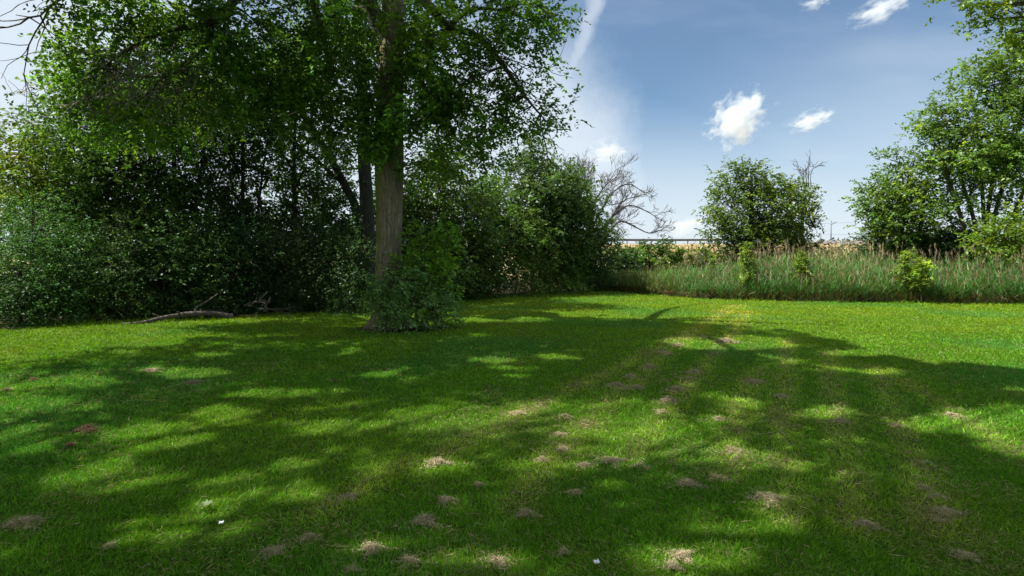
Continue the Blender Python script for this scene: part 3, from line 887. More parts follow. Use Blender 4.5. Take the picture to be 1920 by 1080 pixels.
    stem = [b, np.array([15.5, d, 3.]), np.array([15.3, d, 6.]), np.array([15.0, d, 9.2])]
    plant('broadleaf_tree', 'tree beyond the right edge whose leafy branch end hangs into the top corner', 'tree', b,
          [(stem, [.28, .24, .2, .1]), ([np.array([15.4, d, 5.8]), P(2010, 10, d), P(1930, 5, d), P(1830, 8, d), P(1785, 12, d)], [.12, .08, .04, .02, .006])],
          [(P(1850, 8, d), (.55, .5, .22)), (P(1900, 25, d), (.5, .5, .28)), (P(1868, 35, d), (.15, .2, .12)), (P(1935, 30, d), (.5, .5, .5)), (P(1905, 60, d), (.12, .15, .15)), (P(1800, 2, d), (.2, .2, .1)), (P(2020, -60, d), (1.6, 1.6, 1.2)), (P(2100, 20, d), (1.6, 1.6, 1.4)),
           (np.array([15, d, 9.5]), (2.2, 2.2, 1.6))],
          (.115, .195, .020), seed=125, leaf=.11, dens=2.0, spread=.17, spray_len=.34, yellow=.25, limb_r=.05, frac=.8)
    # dark undergrowth below the right trees
    for k, (px, d, top, w, lab) in enumerate([(1690, 27.5, 440, 190, 'dark undergrowth shrub below the low wide tree at the right'),
                                              (1800, 26.0, 430, 150, 'dark undergrowth shrub below the upright stems at the right'), (1400, 30.5, 450, 130, 'dark undergrowth shrub under the full round tree'),
                                              (1500, 31.5, 455, 90, 'dark undergrowth shrub under the tree with dead twigs at its top')]):
        simple_tree('shrub', lab, px, d, top, w, DEEP, 251 + k, trunk_r=.04, bottom=520, cat='shrub', group='undergrowth behind the reeds', leaf=.14, dens=2.2, nb=6, spread=.25, frac=.2, tsides=5, trunk_name='stems', crown_name='foliage')
    # hedge bushes between the wood and the lone tree
    for k, (px, d, top, w, col, lab) in enumerate([
            (1165, 33.0, 468, 70, DEEP, 'dark hedge bush touching the wood below the bare tree'), (1205, 33.5, 462, 70, GREEN, 'green hedge bush second from the wood, under the road rail'),
            (1242, 34.0, 452, 55, GREEN, 'hedge bush with a thin shoot reaching the road rail'), (1275, 34.5, 462, 40, FRESH, 'slim light green hedge bush nearest the lone round tree'),
            (1320, 34.5, 470, 60, (.09, .13, .03), 'pale olive bush at the left foot of the lone round tree')]):
        simple_tree('shrub', lab, px, d, top, w, col, 261 + k, trunk_r=.03, bottom=540, cat='shrub', group='hedge bushes below the road bank', leaf=.14, dens=2.4, nb=6, spread=.2, frac=.2, tsides=5, trunk_name='stems', crown_name='foliage')
    # yellow green saplings in the reeds
    for k, (px, d, top, w, lab) in enumerate([
            (1401, 22.3, 452, 36, 'bright yellow green sapling among the reeds before the lone round tree'), (1503, 21.6, 470, 26, 'small bright sapling among the reeds right of the larger one'),
            (1700, 20.4, 468, 56, 'wide yellow green sapling among the reeds at the right'), (1728, 20.0, 486, 34, 'leafy green sapling in front of the wide one at the right'),
            (1335, 26, 470, 40, 'small olive sapling at the back of the reeds')]):
        simple_tree('sapling', lab, px, d, top + 8, w * .34, (.125, .215, .018), 271 + k, trunk_r=.018, bottom=535, cat='sapling', group='saplings among the reeds', leaf=.085, dens=4.5, nb=5, spread=.10, spray_len=.20, var=.35, frac=.4, tsides=5, trunk_name='stem', crown_name='foliage', yellow=.3)


mid_trees()


# ------------------------------------------------------------------ reeds and rough growth
def reeds():
    r = rng(71)
    n = 20000
    x = r.uniform(4.3, 38, n)
    dep = r.random(n) ** 1.5 * 7.5
    y = ylim(x) + dep + .25 * wave(x, ylim(x), 1.5, 3) - .12
    g = gz(x, y)
    pxs = x / y * F + 960
    hh = np.interp(pxs, [1130, 1180, 1300, 1450, 1550, 1700, 1920, 2300], [.75, .95, 1.25, 1.75, 1.75, 1.55, 1.65, 1.7])
    hh = hh * r.uniform(.62, 1.18, n) * (1 + .12 * wave(x, y, 1.2, 73)) * (.45 + .55 * ss(-.1, 1.3, dep + .35 * wave(x, y, 2.5, 79)))
    lean = r.normal(0, .13, (n, 2)) + .09 * np.stack([wave(x, y, .8, 74), wave(x, y, .8, 75)], -1)
    up = unit(np.concatenate([lean, np.ones((n, 1))], 1))
    B = np.stack([x, y, g - .02], -1)
    Vs, Fs, Cs = [], [], []
    off = 0

    def put(B_, D_, N_, L_, W_, c_, droop=.15, mid=.4, fold=.1):
        nonlocal off
        V, q = kites(B_, D_, N_, L_, W_, fold=fold, droop=droop, mid=mid)
        Vs.append(V); Fs.append(q + off); Cs.append(c_ if len(c_) == len(V) else np.repeat(c_, 4, 0)); off += len(V)
    a = r.uniform(0, 6.283, n)
    Nn = np.stack([np.cos(a), np.sin(a), np.zeros(n)], -1)
    dryp = .5 + .5 * wave(x, y, 1.0, 76)
    green = np.array([.060, .180, .046]) + np.array([.025, .01, -.012]) * dryp[:, None]
    left = ss(1330, 1180, pxs)[:, None]
    green = green * (1 - left) + np.array([.085, .150, .025]) * left
    straw = np.array([.235, .195, .105])
    isdry = r.random(n) < .17
    sc_ = np.where(isdry[:, None], straw, green * .9) * np.exp(r.normal(0, .2, (n, 1)))
    put(B, up, Nn, hh, np.full(n, .014), sc_, droop=0, mid=.1)
    for k in range(6):
        f = np.clip(.10 + .14 * k + r.normal(0, .05, n), .02, .95)
        p = B + up * (hh * f)[:, None]
        a = r.uniform(0, 6.283, n)
        D = np.stack([np.cos(a), np.sin(a), r.uniform(.7, 1.9, n)], -1)
        Nn2 = np.stack([-np.cos(a) * .8, -np.sin(a) * .8, np.full(n, .8)], -1)
        low = (r.random(n) < (.92 if k == 0 else .55 if k == 1 else .12)) | (isdry & (r.random(n) < .8))
        c = np.where(low[:, None], straw * np.array([.62, .52, .42]), green) * np.exp(r.normal(0, .22, (n, 1)))
        put(p, D, Nn2, r.uniform(.26, .52, n), r.uniform(.016, .030, n), c, droop=.18, mid=.3)
    # plumes from last year
    pl = r.random(n) < np.interp(pxs, [1150, 1300, 1420, 1550, 1700, 1900], [.05, .16, .42, .34, .26, .36]) * .42
    m = pl.sum()
    tip = B[pl] + up[pl] * (hh[pl] * .95)[:, None]
    ext = r.uniform(.10, .55, m)
    c = np.array([.235, .205, .13]) * np.exp(r.normal(0, .28, (m, 1)))
    put(tip, up[pl], Nn[pl], ext + .15, np.full(m, .012), c, droop=.02, mid=.1)
    for k in range(6):
        a = r.uniform(0, 6.283, m)
        D = up[pl] * 1.0 + np.stack([np.cos(a), np.sin(a), np.zeros(m)], -1) * .32
        put(tip + up[pl] * (ext * (.55 + .1 * k))[:, None], D, np.stack([-np.sin(a), np.cos(a), .2 * np.ones(m)], -1), r.uniform(.10, .20, m), np.full(m, .020), c * np.array([1.0, .93, .88]), droop=.2)
    # fallen dry litter along the front
    m = 1500
    xx = r.uniform(6.2, 26, m); yy = ylim(xx) + .25 * wave(xx, ylim(xx), 1.5, 3) + r.normal(.25, .2, m)
    a = r.uniform(0, 6.283, m)
    put(np.stack([xx, yy, gz(xx, yy) + r.uniform(.01, .25, m)], -1), np.stack([np.cos(a), np.sin(a) * .4, r.uniform(-.2, .9, m)], -1), np.stack([np.zeros(m), -np.ones(m), np.ones(m)], -1),
        r.uniform(.15, .5, m), r.uniform(.010, .018, m), np.array([.17, .12, .07]) * np.exp(r.normal(0, .4, (m, 1))), droop=.1)
    o = obj('reed_bed', make_mesh('reed_bed', np.concatenate(Vs), [np.concatenate(Fs)], REED, col=np.concatenate(Cs)))
    tag(o, 'band of tall green reeds with brown plumes along the far lawn edge', 'reeds', kind='stuff')

    # dry bank grass
    n = 26000
    d = r.uniform(36, 92, n); x = r.uniform(.02, 1.05, n) * d
    y = d
    h = r.uniform(.3, .8, n) * (1 - .72 * ss(74, 84, d))
    a = r.uniform(0, 6.283, n)
    pat = wave(x, y, .25, 77)
    c = np.where((pat > .25)[:, None], np.array([.15, .165, .055]), np.array([.40, .31, .165])) * np.exp(r.normal(0, .22, (n, 1)))
    V, q = kites(np.stack([x, y, gz(x, y) - .02], -1), np.stack([r.normal(.1, .3, n), r.normal(0, .3, n), np.ones(n)], -1), np.stack([np.cos(a), np.sin(a), .2 * np.ones(n)], -1), h, h * .22, droop=.15)
    o = obj('bank_grass', make_mesh('bank_grass', V, [q], DRY, col=np.repeat(c, 4, 0)))
    tag(o, 'dry straw coloured grass on the road bank behind the reeds', 'grass', kind='stuff')


reeds()


# ------------------------------------------------------------------ road furniture on the bank
def boxes(items):
    V, Q = [], []
    for k, (c, s) in enumerate(items):
        c = np.asarray(c, float); h = np.asarray(s, float) / 2
        g = np.array([[-1, -1, -1], [1, -1, -1], [1, 1, -1], [-1, 1, -1], [-1, -1, 1], [1, -1, 1], [1, 1, 1], [-1, 1, 1]]) * h + c
        V.append(g); Q.append(np.array([[0, 3, 2, 1], [4, 5, 6, 7], [0, 1, 5, 4], [1, 2, 6, 5], [2, 3, 7, 6], [3, 0, 4, 7]]) + 8 * k)
    return np.concatenate(V), np.concatenate(Q)


def road_things():
    steel = plain_mat('weathered_steel', (.10, .105, .11), .6, .3)
    conc = plain_mat('weathered_concrete', (.20, .185, .175), .9, 0, .3, 1.5)
    dark = plain_mat('dark_painted_metal', (.10, .12, .15), .5, .2)
    y0 = 89.0
    # guard rail
    x0, x1 = 6.0, 37.0
    zc = 4.12
    root = tag(empty('guard_rail', (x0, y0, zc)), 'dark steel road guard rail on short posts along the top of the straw bank', 'guard rail')
    prof = [(0, .50), (-.03, .55), (-.09, .60), (-.03, .66), (-.03, .70), (-.09, .76), (-.03, .82), (0, .86), (.03, .86), (.0, .80), (-.05, .76), (.0, .70), (.0, .66), (-.05, .60), (.0, .55), (.02, .50)]
    nseg = 24
    xs = np.linspace(0, x1 - x0, nseg)
    pv = np.array([[[x, p[0] - .1, p[1]] for p in prof] for x in xs]); m = len(prof)
    zoff = np.array([float(gz(x0 + x, y0)) - zc for x in xs]); pv[:, :, 2] += (zoff * .6)[:, None]
    i = np.arange(nseg - 1)[:, None] * m; j = np.arange(m)[None]; jn = (j + 1) % m
    q = np.stack([i + j, i + jn, i + m + jn, i + m + j], -1).reshape(-1, 4)
    obj('rail', make_mesh('rail', pv.reshape(-1, 3), [q], steel), root)
    V, Q = boxes([((0, 0, .0), (.13, .14, 1.7)), ((0, -.09, .68), (.16, .05, .3))])
    pm = make_mesh('post', V, [Q], steel)
    for x in np.arange(.6, x1 - x0, 1.9):
        obj('post', pm, root, loc=(x, 0.02, 0))
    # concrete parapet, right
    xa, xb = 48.0, 74.0
    yb = 91.0; zb = 3.9
    root = tag(empty('concrete_barrier', (xa, yb, zb)), 'grey concrete road barrier on the bank beneath the street lamp', 'barrier')
    prof = [(-.35, -.3), (-.35, .12), (-.16, .38), (-.10, .98), (.10, .98), (.16, .38), (.35, .12), (.35, -.3)]
    xs = np.linspace(0, xb - xa, 14)
    pv = np.array([[[x, p[0], p[1]] for p in prof] for x in xs]); m = len(prof)
    i = np.arange(13)[:, None] * m; j = np.arange(m)[None]; jn = (j + 1) % m
    q = np.stack([i + j, i + jn, i + m + jn, i + m + j], -1).reshape(-1, 4)
    caps = [np.arange(m)[None, ::-1], (13 * m + np.arange(m))[None]]
    obj('wall', make_mesh('wall', pv.reshape(-1, 3), [q] + caps, conc), root)
    V, Q = boxes([((0, 0, .16), (.10, .10, .32)), ((0, 0, .36), (.16, .12, .10))])
    pm = make_mesh('marker', V, [Q], dark)
    for x in (4.2, 5.2, 7.1, 8.0, 10.5):
        obj('marker', pm, root, loc=(x, 0, .98))
    # street lamp
    dl = 125.0
    pb = P(1558, 455, dl); gzb = float(gz(pb[0], dl))
    tz = P(1558, 421, dl)[2]
    root = tag(empty('street_lamp', (pb[0], dl, gzb)), 'slim street lamp with one arm pointing right above the concrete barrier', 'street lamp')
    T = Tubes(); T.add([(0, 0, -.2), (0, 0, 1.5), (0, 0, tz - gzb)], [.20, .17, .13], 10)
    obj('pole', T.mesh('pole', dark, (0, 0, 0)), root)
    h = tz - gzb
    V, Q = boxes([((0, 0, 0), (1.25, .34, .16))])
    V[[1, 2]] *= np.array([1, .8, .5]); V[[5, 6]] *= np.array([1, .8, .6]); V[:, 0] += .72
    a = -R(26); c_, s_ = math.cos(a), math.sin(a)
    V = np.stack([V[:, 0] * c_ + V[:, 2] * s_, V[:, 1], -V[:, 0] * s_ + V[:, 2] * c_ + h], -1)
    obj('lamp_head', make_mesh('lamp_head', V, [Q], dark), root)
    # small signal box on a post
    d2 = 95.0; p2 = P(1622, 455, d2); z0 = float(gz(p2[0], d2)); t2 = P(1622, 441, d2)[2]
    root = tag(empty('sign_post', (p2[0], d2, z0)), 'small dark sign post at the right end of the concrete barrier', 'post')
    T = Tubes(); T.add([(0, 0, -.2), (0, 0, .8), (0, 0, t2 - z0)], [.07, .06, .06], 8)
    obj('pole', T.mesh('pole', dark, (0, 0, 0)), root)
    V, Q = boxes([((0, -.09, t2 - z0 - .1), (.42, .08, .5)), ((0, -.10, t2 - z0 + .2), (.3, .06, .14))])
    obj('sign_plate', make_mesh('sign_plate', V, [Q], dark), root)
    # overhead cables
    for k, (ya, yb_, lab) in enumerate([(426, 408, 'upper overhead cable sloping up behind the street lamp'), (434, 440, 'lower overhead cable sagging behind the street lamp')]):
        dd = 150.0
        a_, b_ = P(1460, ya - 6 * (1 - k), dd), P(1720, yb_ - 8, dd)
        mid = (a_ + b_) / 2 - np.array([0, 0, 1.0])
        T = Tubes(); T.add(spline([a_, mid, b_], 18), .028, 5)
        o = obj('overhead_cable', T.mesh('overhead_cable', dark, a_), None, loc=a_)
        tag(o, lab, 'cable', 'overhead cables beyond the road')


road_things()


# ------------------------------------------------------------------ on the ground: log, twigs, clumps, scraps
def ground_bits():
    r = rng(81)
    # fallen log
    b = G(432, 600)
    root = tag(empty('fallen_log', b), 'long pale weathered log lying along the dark edge of the wood', 'log')
    T = Tubes()
    d = 14.6
    path = [P(228, 610, 13.2), P(262, 606, 13.4), P(300, 597, 13.8), P(330, 592, 14.1), P(365, 588, 14.4), P(405, 588, 14.7), P(436, 594, 14.9)]
    for p in path: p[2] = max(p[2], .05)
    T.add(spline(path, 24), np.interp(np.linspace(0, 1, 24), [0, .3, .6, 1], [.02, .045, .065, .075]), 12, lump=.10, seed=7)
    obj('stem', T.mesh('stem', LOGM, b), root)
    for pts, r0 in (([P(305, 597, 13.85), P(295, 592, 13.8), P(286, 588, 13.75)], .03), ([P(337, 591, 14.1), P(334, 587, 14.05), P(333, 584, 14)], .022)):
        T = Tubes(); T.add(spline(pts, 6), np.linspace(r0, .012, 6), 7)
        obj('branch_stub', T.mesh('branch_stub', LOGM, b), root)
    T = Tubes(); T.add(spline([P(366, 588, 14.4), P(367, 578, 14.5), P(385, 567, 14.6), P(408, 551, 14.8)], 8), np.linspace(.035, .015, 8), 7)
    obj('branch_stub', T.mesh('branch_stub', LOGM, b), root)
    # heap of twigs
    b = G(455, 595)
    T = Tubes()
    for k in range(12):
        p = P(r.uniform(410, 500), r.uniform(568, 592), r.uniform(14.6, 15.6)); p[2] = max(p[2], .06)
        a = r.uniform(-.6, .9)
        grow(T, p, (math.cos(a) * r.choice([-1, 1]), r.normal(0, .3), r.uniform(-.05, .55)), r.uniform(.5, 1.1), .012, 1, r, spread=.4, up=.0, kids=(1, 3), minr=.006)
    o = obj('twig_heap', T.mesh('twig_heap', LOGM, b), None, loc=b)
    tag(o, 'heap of thin dead twigs at the right end of the fallen log', 'twig heap')
    # pale branch at far left, and thin one near the trunk
    for pts, r0, lab in (([P(-10, 622, 12.3), P(15, 619, 12.4), P(42, 617, 12.5)], .045, 'short pale branch lying at the left edge of the lawn'),
                         ([P(148, 606, 13.4), P(160, 606.5, 13.4), P(172, 607, 13.5)], .025, 'thin pale stick lying left of the fallen log'),
                         ([P(630, 582, 17.2), P(655, 578, 17.6), P(700, 580, 17.6)], .04, 'dark stick lying at the wood edge left of the big trunk')):
        b = np.array(pts[0]); b[2] = max(b[2], .03)
        for p in pts: p[2] = max(p[2], .03)
        T = Tubes(); T.add(spline(pts, 8), np.linspace(r0, r0 * .5, 8), 8, lump=.12)
        tag(obj('stick', T.mesh('stick', LOGM, b), None, loc=b), lab, 'stick')
    # clumps of dry clippings: a few shared meshes
    variants = []
    for k in range(6):
        rr = rng(300 + k)
        n = 900
        a = rr.uniform(0, 6.283, n); rho = np.abs(rr.normal(0, .34, n)); rho[::6] *= 1.9
        x = rho * np.cos(a); y = rho * np.sin(a) * .8
        x = x + (.5 * np.sin(a * 2 + k) + .3 * np.sin(a * 3 + 2 * k)) * rho; y = y + .35 * np.cos(a * 3 + k) * rho
        z = .30 * np.exp(-(rho / .34) ** 2) * rr.uniform(.1, 1, n)
        b2 = rr.uniform(0, 6.283, n)
        D = np.stack([np.cos(b2), np.sin(b2), rr.normal(.05, .35, n)], -1)
        N = np.stack([rr.normal(0, .4, n), rr.normal(0, .4, n), np.ones(n)], -1)
        c = np.array([.40, .32, .20]) * np.exp(rr.normal(0, .28, (n, 1)))
        c[rr.random(n) < .15] *= .45; gr = rr.random(n) < .12; c[gr] = c[gr] * np.array([.35, .75, .2])
        V, q = kites(np.stack([x, y, z + .01], -1), D, N, rr.uniform(.12, .36, n), rr.uniform(.014, .03, n), droop=.35, mid=.45)
        # matted core
        th = np.arange(14) * 2 * math.pi / 14
        ring = []
        for f, zz in ((.30, -.04), (.25, .04), (.17, .09), (.08, .12)):
            ring.append(np.stack([f * np.cos(th) * (1 + .25 * np.sin(2 * th + k)) * (1 + rr.normal(0, .08, 14)), .8 * f * np.sin(th) * (1 + rr.normal(0, .08, 14)), zz + rr.normal(0, .015, 14)], -1))
        cv = np.concatenate(ring + [np.array([[0, 0, .13]])]) + 0
        qs = []
        for l in range(3):
            j = np.arange(14); jn = (j + 1) % 14
            qs.append(np.stack([l * 14 + j, l * 14 + jn, (l + 1) * 14 + jn, (l + 1) * 14 + j], -1))
        j = np.arange(14); tri = np.stack([42 + j, 42 + (j + 1) % 14, np.full(14, 56)], -1)
        o0 = len(V)
        me = make_mesh('dry_grass_clump', np.concatenate([V, cv]), [q, np.concatenate(qs) + o0, tri + o0], DRY,
                       col=np.concatenate([np.repeat(c, 4, 0), np.array([.27, .215, .13]) * np.exp(rr.normal(0, .2, (len(cv), 1)))]))
        variants.append(me)
    CL = [  # px, py, width px, label
        (697, 1036, 62, 'large tan dry grass clump in sun at the bottom, left of centre'),
        (660, 1074, 46, 'tan dry grass clump cut by the bottom edge, below the large sunlit one'),
        (795, 986, 72, 'wide brown dry grass clump right above the large sunlit one'),
        (833, 944, 46, 'small brown clump of dry grass just above the wide brown one'),
        (578, 1012, 52, 'brown dry grass clump left of the large sunlit one'),
        (515, 1036, 60, 'flat straw coloured clump furthest left in the bottom row of clumps'),
        (655, 934, 48, 'faint straw clump at the lower rim of the bright middle patch'),
        (985, 972, 46, 'straw clump alone in the bottom middle of the lawn'),
        (1078, 932, 38, 'small straw clump below the dark one in the middle of the lawn'),
        (1057, 1048, 38, 'small brown clump near the bottom edge, right of centre'),
        (935, 1066, 62, 'spread straw clump touching the bottom edge near the middle'),
        (1098, 880, 40, 'compact brown clump, left one of a side by side pair'),
        (1148, 872, 66, 'loose straw clump, right one of a side by side pair'),
        (1015, 867, 32, 'small brown clump left of the side by side pair'),
        (1054, 847, 30, 'small brown clump above the one left of the pair'),
        (1048, 818, 34, 'pinkish brown clump at the lower rim of the sunlit middle patch'),
        (1060, 785, 34, 'pale straw clump in the sunlit middle patch'),
        (972, 778, 38, 'pale yellow straw clump at the left of the sunlit middle patch'),
        (898, 915, 28, 'tiny tan clump alone left of the middle'),
        (820, 872, 60, 'bright straw patch clump in the sunlit left middle patch'),
        (1240, 774, 32, 'tan sunlit clump at the lower end of the centre cluster'),
        (1252, 755, 52, 'grey brown clump right above the tan sunlit one in the centre cluster'),
        (1268, 733, 48, 'brown clump in the heart of the centre cluster'),
        (1302, 699, 40, 'grey brown clump at the top right of the centre cluster'),
        (1295, 711, 34, 'low brown clump touching the top right one of the centre cluster'),
        (1156, 726, 46, 'grey brown clump at the left end of the centre cluster'),
        (1192, 729, 46, 'flat brown clump beside the left end one of the centre cluster'),
        (1216, 687, 36, 'grey brown clump up left of the centre cluster'),
        (1182, 706, 32, 'olive brown clump between two at the left of the centre cluster'),
        (1245, 663, 38, 'brown clump near the shade edge, second furthest along the left track'),
        (1271, 648, 30, 'furthest small brown clump along the left track'),
        (1360, 641, 52, 'wide sunlit straw clump in the far bright strip'),
        (1318, 632, 24, 'tiny straw clump left of the wide sunlit far one'),
        (1415, 718, 48, 'low dark brown clump alone right of the centre cluster'),
        (1465, 744, 34, 'faint grey clump right of the low dark brown one'),
        (1374, 849, 44, 'compact tan clump standing alone right of the middle'),
        (1345, 903, 46, 'faint straw clump below the compact tan one'),
        (1440, 943, 84, 'widest brown clump, lying across the lower right middle'),
        (1290, 915, 60, 'loose straw clump left of the widest brown one'),
        (1577, 793, 40, 'tan clump alone on the track at the right'),
        (1680, 801, 28, 'small grey clump right of the tan one on the track'),
        (1785, 784, 46, 'sunlit tan clump in the bright strip at the right'),
        (1733, 921, 38, 'straw clump above a pair at the lower right'),
        (1758, 938, 44, 'brown clump, upper one of the lower right pair'),
        (1775, 967, 62, 'wide straw clump at the lower right'),
        (1760, 983, 30, 'small dark clump under the wide straw one at the lower right'),
        (1625, 992, 56, 'pale straw clump left of the lower right group'),
        (1812, 1050, 54, 'straw clump nearest the lower right corner'),
        (1278, 1056, 60, 'sunlit straw clump at the bottom, right of the middle'),
        (1262, 1076, 46, 'tan clump cut by the bottom edge, right of the middle'),
        (1348, 788, 32, 'olive tan clump above the compact tan one'),
        (280, 698, 44, 'flat tan clump in the far left lawn'),
        (362, 719, 48, 'grey straw clump right of the flat tan one in the far left lawn'),
        (160, 811, 62, 'reddish brown clump in the sunny strip at the left'),
        (62, 714, 24, 'small reddish clump near the left edge'),
        (625, 713, 22, 'tiny reddish clump alone in the shade below the foot bush'),
        (12, 734, 26, 'grey clump at the left edge of the photo'),
        (132, 839, 30, 'grey clump under the reddish brown one at the left'),
        (40, 985, 84, 'large faint straw clump in the lower left corner area'),
        (205, 1025, 36, 'faint tan clump in the lower left lawn'),
        (765, 1062, 56, 'straw clump right of the large sunlit one at the bottom'),
        (1200, 880, 40, 'faint straw clump right of the side by side pair'),
    ]
    red = None
    for k, (px, py, w, lab) in enumerate(CL):
        p = G(px, py)
        d = p[1]
        s = w / F * d * .70
        me = variants[k % 6]
        if 'reddish' in lab:
            if red is None:
                red = variants[2].copy()
                a = red.attributes['col']; buf = np.zeros(len(a.data) * 4, np.float32); a.data.foreach_get('color', buf)
                buf = buf.reshape(-1, 4); buf[:, :3] *= np.array([.50, .38, .36]); a.data.foreach_set('color', buf.ravel())
            me = red
        o = obj('dry_grass_clump', me, None, loc=p + np.array([0, 0, .012]))
        o.rotation_euler = (0, 0, r.uniform(0, 6.283) if w < 50 else r.normal(0, .4))
        flat = .5 if any(q_ in lab for q_ in ('faint', 'flat', 'loose', 'low', 'spread')) else .75
        o.scale = (s, s, s * flat)
        tag(o, lab, 'dry grass clump', 'clumps of dry grass clippings on the lawn')
    # scraps and a weed
    paper = plain_mat('white_paper', (.75, .77, .8), .7, 0, .06, 20)
    for px, py, w, lab in ((415, 987, 16, 'small white scrap lying in the grass at the lower left'), (1119, 1076, 22, 'white scrap cut by the bottom edge right of the middle')):
        p = G(px, py); s = .5 * w / F * p[1]
        g = np.linspace(-.5, .5, 6)
        X, Y = np.meshgrid(g, g)
        Z = .16 * np.sin(X * 7 + .5) * np.cos(Y * 5) + .10 * X
        top = np.stack([X, Y * .6, Z + .06], -1).reshape(-1, 3) * s
        bot = top - np.array([0, 0, .006])
        i = (np.arange(5)[:, None] * 6 + np.arange(5)[None]).ravel()
        q = np.stack([i, i + 1, i + 7, i + 6], -1)
        o = obj('paper_scrap', make_mesh('paper_scrap', np.concatenate([top, bot]), [q, q[:, ::-1] + 36], paper), None, loc=p + np.array([0, 0, .035]))
        o.rotation_euler = (.15, .1, .6)
        tag(o, lab, 'scrap')
    for px, py, w, lab in ((385, 957, 26, 'small pale leafed weed above the white scrap at the lower left'), (1738, 880, 18, 'tiny grey green weed in the grass at the right')):
        p = G(px, py); s = w / F * p[1]
        rr = rng(int(px)); n = 12
        a = np.arange(n) * 2.4
        B = np.stack([np.cos(a) * .12 * s, np.sin(a) * .12 * s, np.full(n, .035)], -1)
        V, q = kites(B, np.stack([np.cos(a), np.sin(a), rr.uniform(.1, .9, n)], -1), np.stack([np.zeros(n), np.zeros(n), np.ones(n)], -1), np.full(n, .5 * s), np.full(n, .32 * s))
        o = obj('weed', make_mesh('weed', V, [q], LEAF, col=np.repeat(np.array([[.19, .27, .10]]) * np.exp(rr.normal(0, .15, (n, 1))), 4, 0)), None, loc=p)
        tag(o, lab, 'weed')


ground_bits()


# ------------------------------------------------------------------ clouds
def clouds():
    m, nt, out = mat_new('cloud_vapour')
    N, Lk = nt.nodes.new, nt.links.new
    tc = N('ShaderNodeTexCoord')
    n1 = N('ShaderNodeTexNoise'); n1.inputs['Scale'].default_value = 2.3; n1.inputs['Detail'].default_value = 6; n1.inputs['Roughness'].default_value = .58
    Lk(tc.outputs['Object'], n1.inputs['Vector'])
    ln = N('ShaderNodeVectorMath'); ln.operation = 'LENGTH'; Lk(tc.outputs['Object'], ln.inputs[0])
    # density = clamp((noise*1.5 - length*1.0 + bias) * gain)
    a = N('ShaderNodeMath'); a.operation = 'MULTIPLY_ADD'; a.inputs[1].default_value = 3.4; a.inputs[2].default_value = -1.0
    Lk(n1.outputs['Fac'], a.inputs[0])
    s = N('ShaderNodeMath'); s.operation = 'SUBTRACT'; Lk(a.outputs[0], s.inputs[0]); Lk(ln.outputs['Value'], s.inputs[1])
    mr = N('ShaderNodeMapRange'); mr.inputs[1].default_value = 0; mr.inputs[2].default_value = .75; mr.inputs[3].default_value = 0; mr.inputs[4].default_value = .06
    Lk(s.outputs[0], mr.inputs[0])
    at = N('ShaderNodeAttribute'); at.attribute_type = 'OBJECT'; at.attribute_name = 'thickness'
    mu = N('ShaderNodeMath'); mu.operation = 'MULTIPLY'; Lk(mr.outputs[0], mu.inputs[0]); Lk(at.outputs['Fac'], mu.inputs[1])
    pv = N('ShaderNodeVolumePrincipled'); pv.inputs['Color'].default_value = (.84, .87, .91, 1); pv.inputs['Anisotropy'].default_value = .35
    Lk(mu.outputs[0], pv.inputs['Density'])
    Lk(pv.outputs[0], out.inputs['Volume'])
    C = [  # px, py, half width, half height, tilt, thickness, label
        (1384, 222, 62, 52, .6, .9, 'bright puffy white cloud, largest alone in the blue sky'),
        (1520, 226, 46, 20, .2, .6, 'smaller flat white cloud right of the largest one'),
        (1530, 2, 34, 16, .1, .35, 'thin white cloud at the top edge, left of the longer one'),
        (1655, 14, 62, 26, .3, .4, 'longer thin white cloud at the top edge of the sky'),
        (1140, 284, 40, 26, -.2, .4, 'soft white cloud beside the pointed tree top'),
        (1282, 424, 46, 22, .15, .35, 'low grey white cloud just above the road rail'),
    ]
    dist = 1500.
    for k, (px, py, hw, hh, tilt, th, lab) in enumerate(C):
        r = rng(400 + k)
        # lumpy closed ball in unit space
        nu, nv = 40, 22
        u = np.arange(nu) * 2 * math.pi / nu; v = (np.arange(1, nv) / nv) * math.pi
        U, Vv = np.meshgrid(u, v)
        D = np.stack([np.sin(Vv) * np.cos(U), np.sin(Vv) * np.sin(U), np.cos(Vv)], -1).reshape(-1, 3)
        D = np.concatenate([D, [[0, 0, 1], [0, 0, -1]]])
        rad = 1.15 + .10 * np.sin(D[:, 0] * 4 + k) * np.sin(D[:, 2] * 5 + 2 * k) + .06 * np.sin(D[:, 1] * 7 + D[:, 0] * 6 + k)
        V = D * rad[:, None]
        i = np.arange(nv - 2)[:, None] * nu; j = np.arange(nu)[None]; jn = (j + 1) % nu
        q = np.stack([i + j, i + nu + j, i + nu + jn, i + jn], -1).reshape(-1, 4)
        t0 = len(D) - 2; jj = np.arange(nu); jm = (jj + 1) % nu
        tr = np.concatenate([np.stack([np.full(nu, t0), jj, jm], -1), np.stack([np.full(nu, t0 + 1), (nv - 2) * nu + jm, (nv - 2) * nu + jj], -1)])
        off = np.array([3.1 * k, 0, 0])
        o = obj('cloud', make_mesh('cloud', V, [q, tr], m), None, loc=P(px, py, dist))
        s_ = dist / F
        o.scale = (hw * s_, max(hw, hh) * s_, hh * s_)
        o.rotation_euler = (0, -tilt, 0)
        o['thickness'] = float(th)
        tag(o, lab, 'cloud', 'white clouds in the blue sky')


clouds()

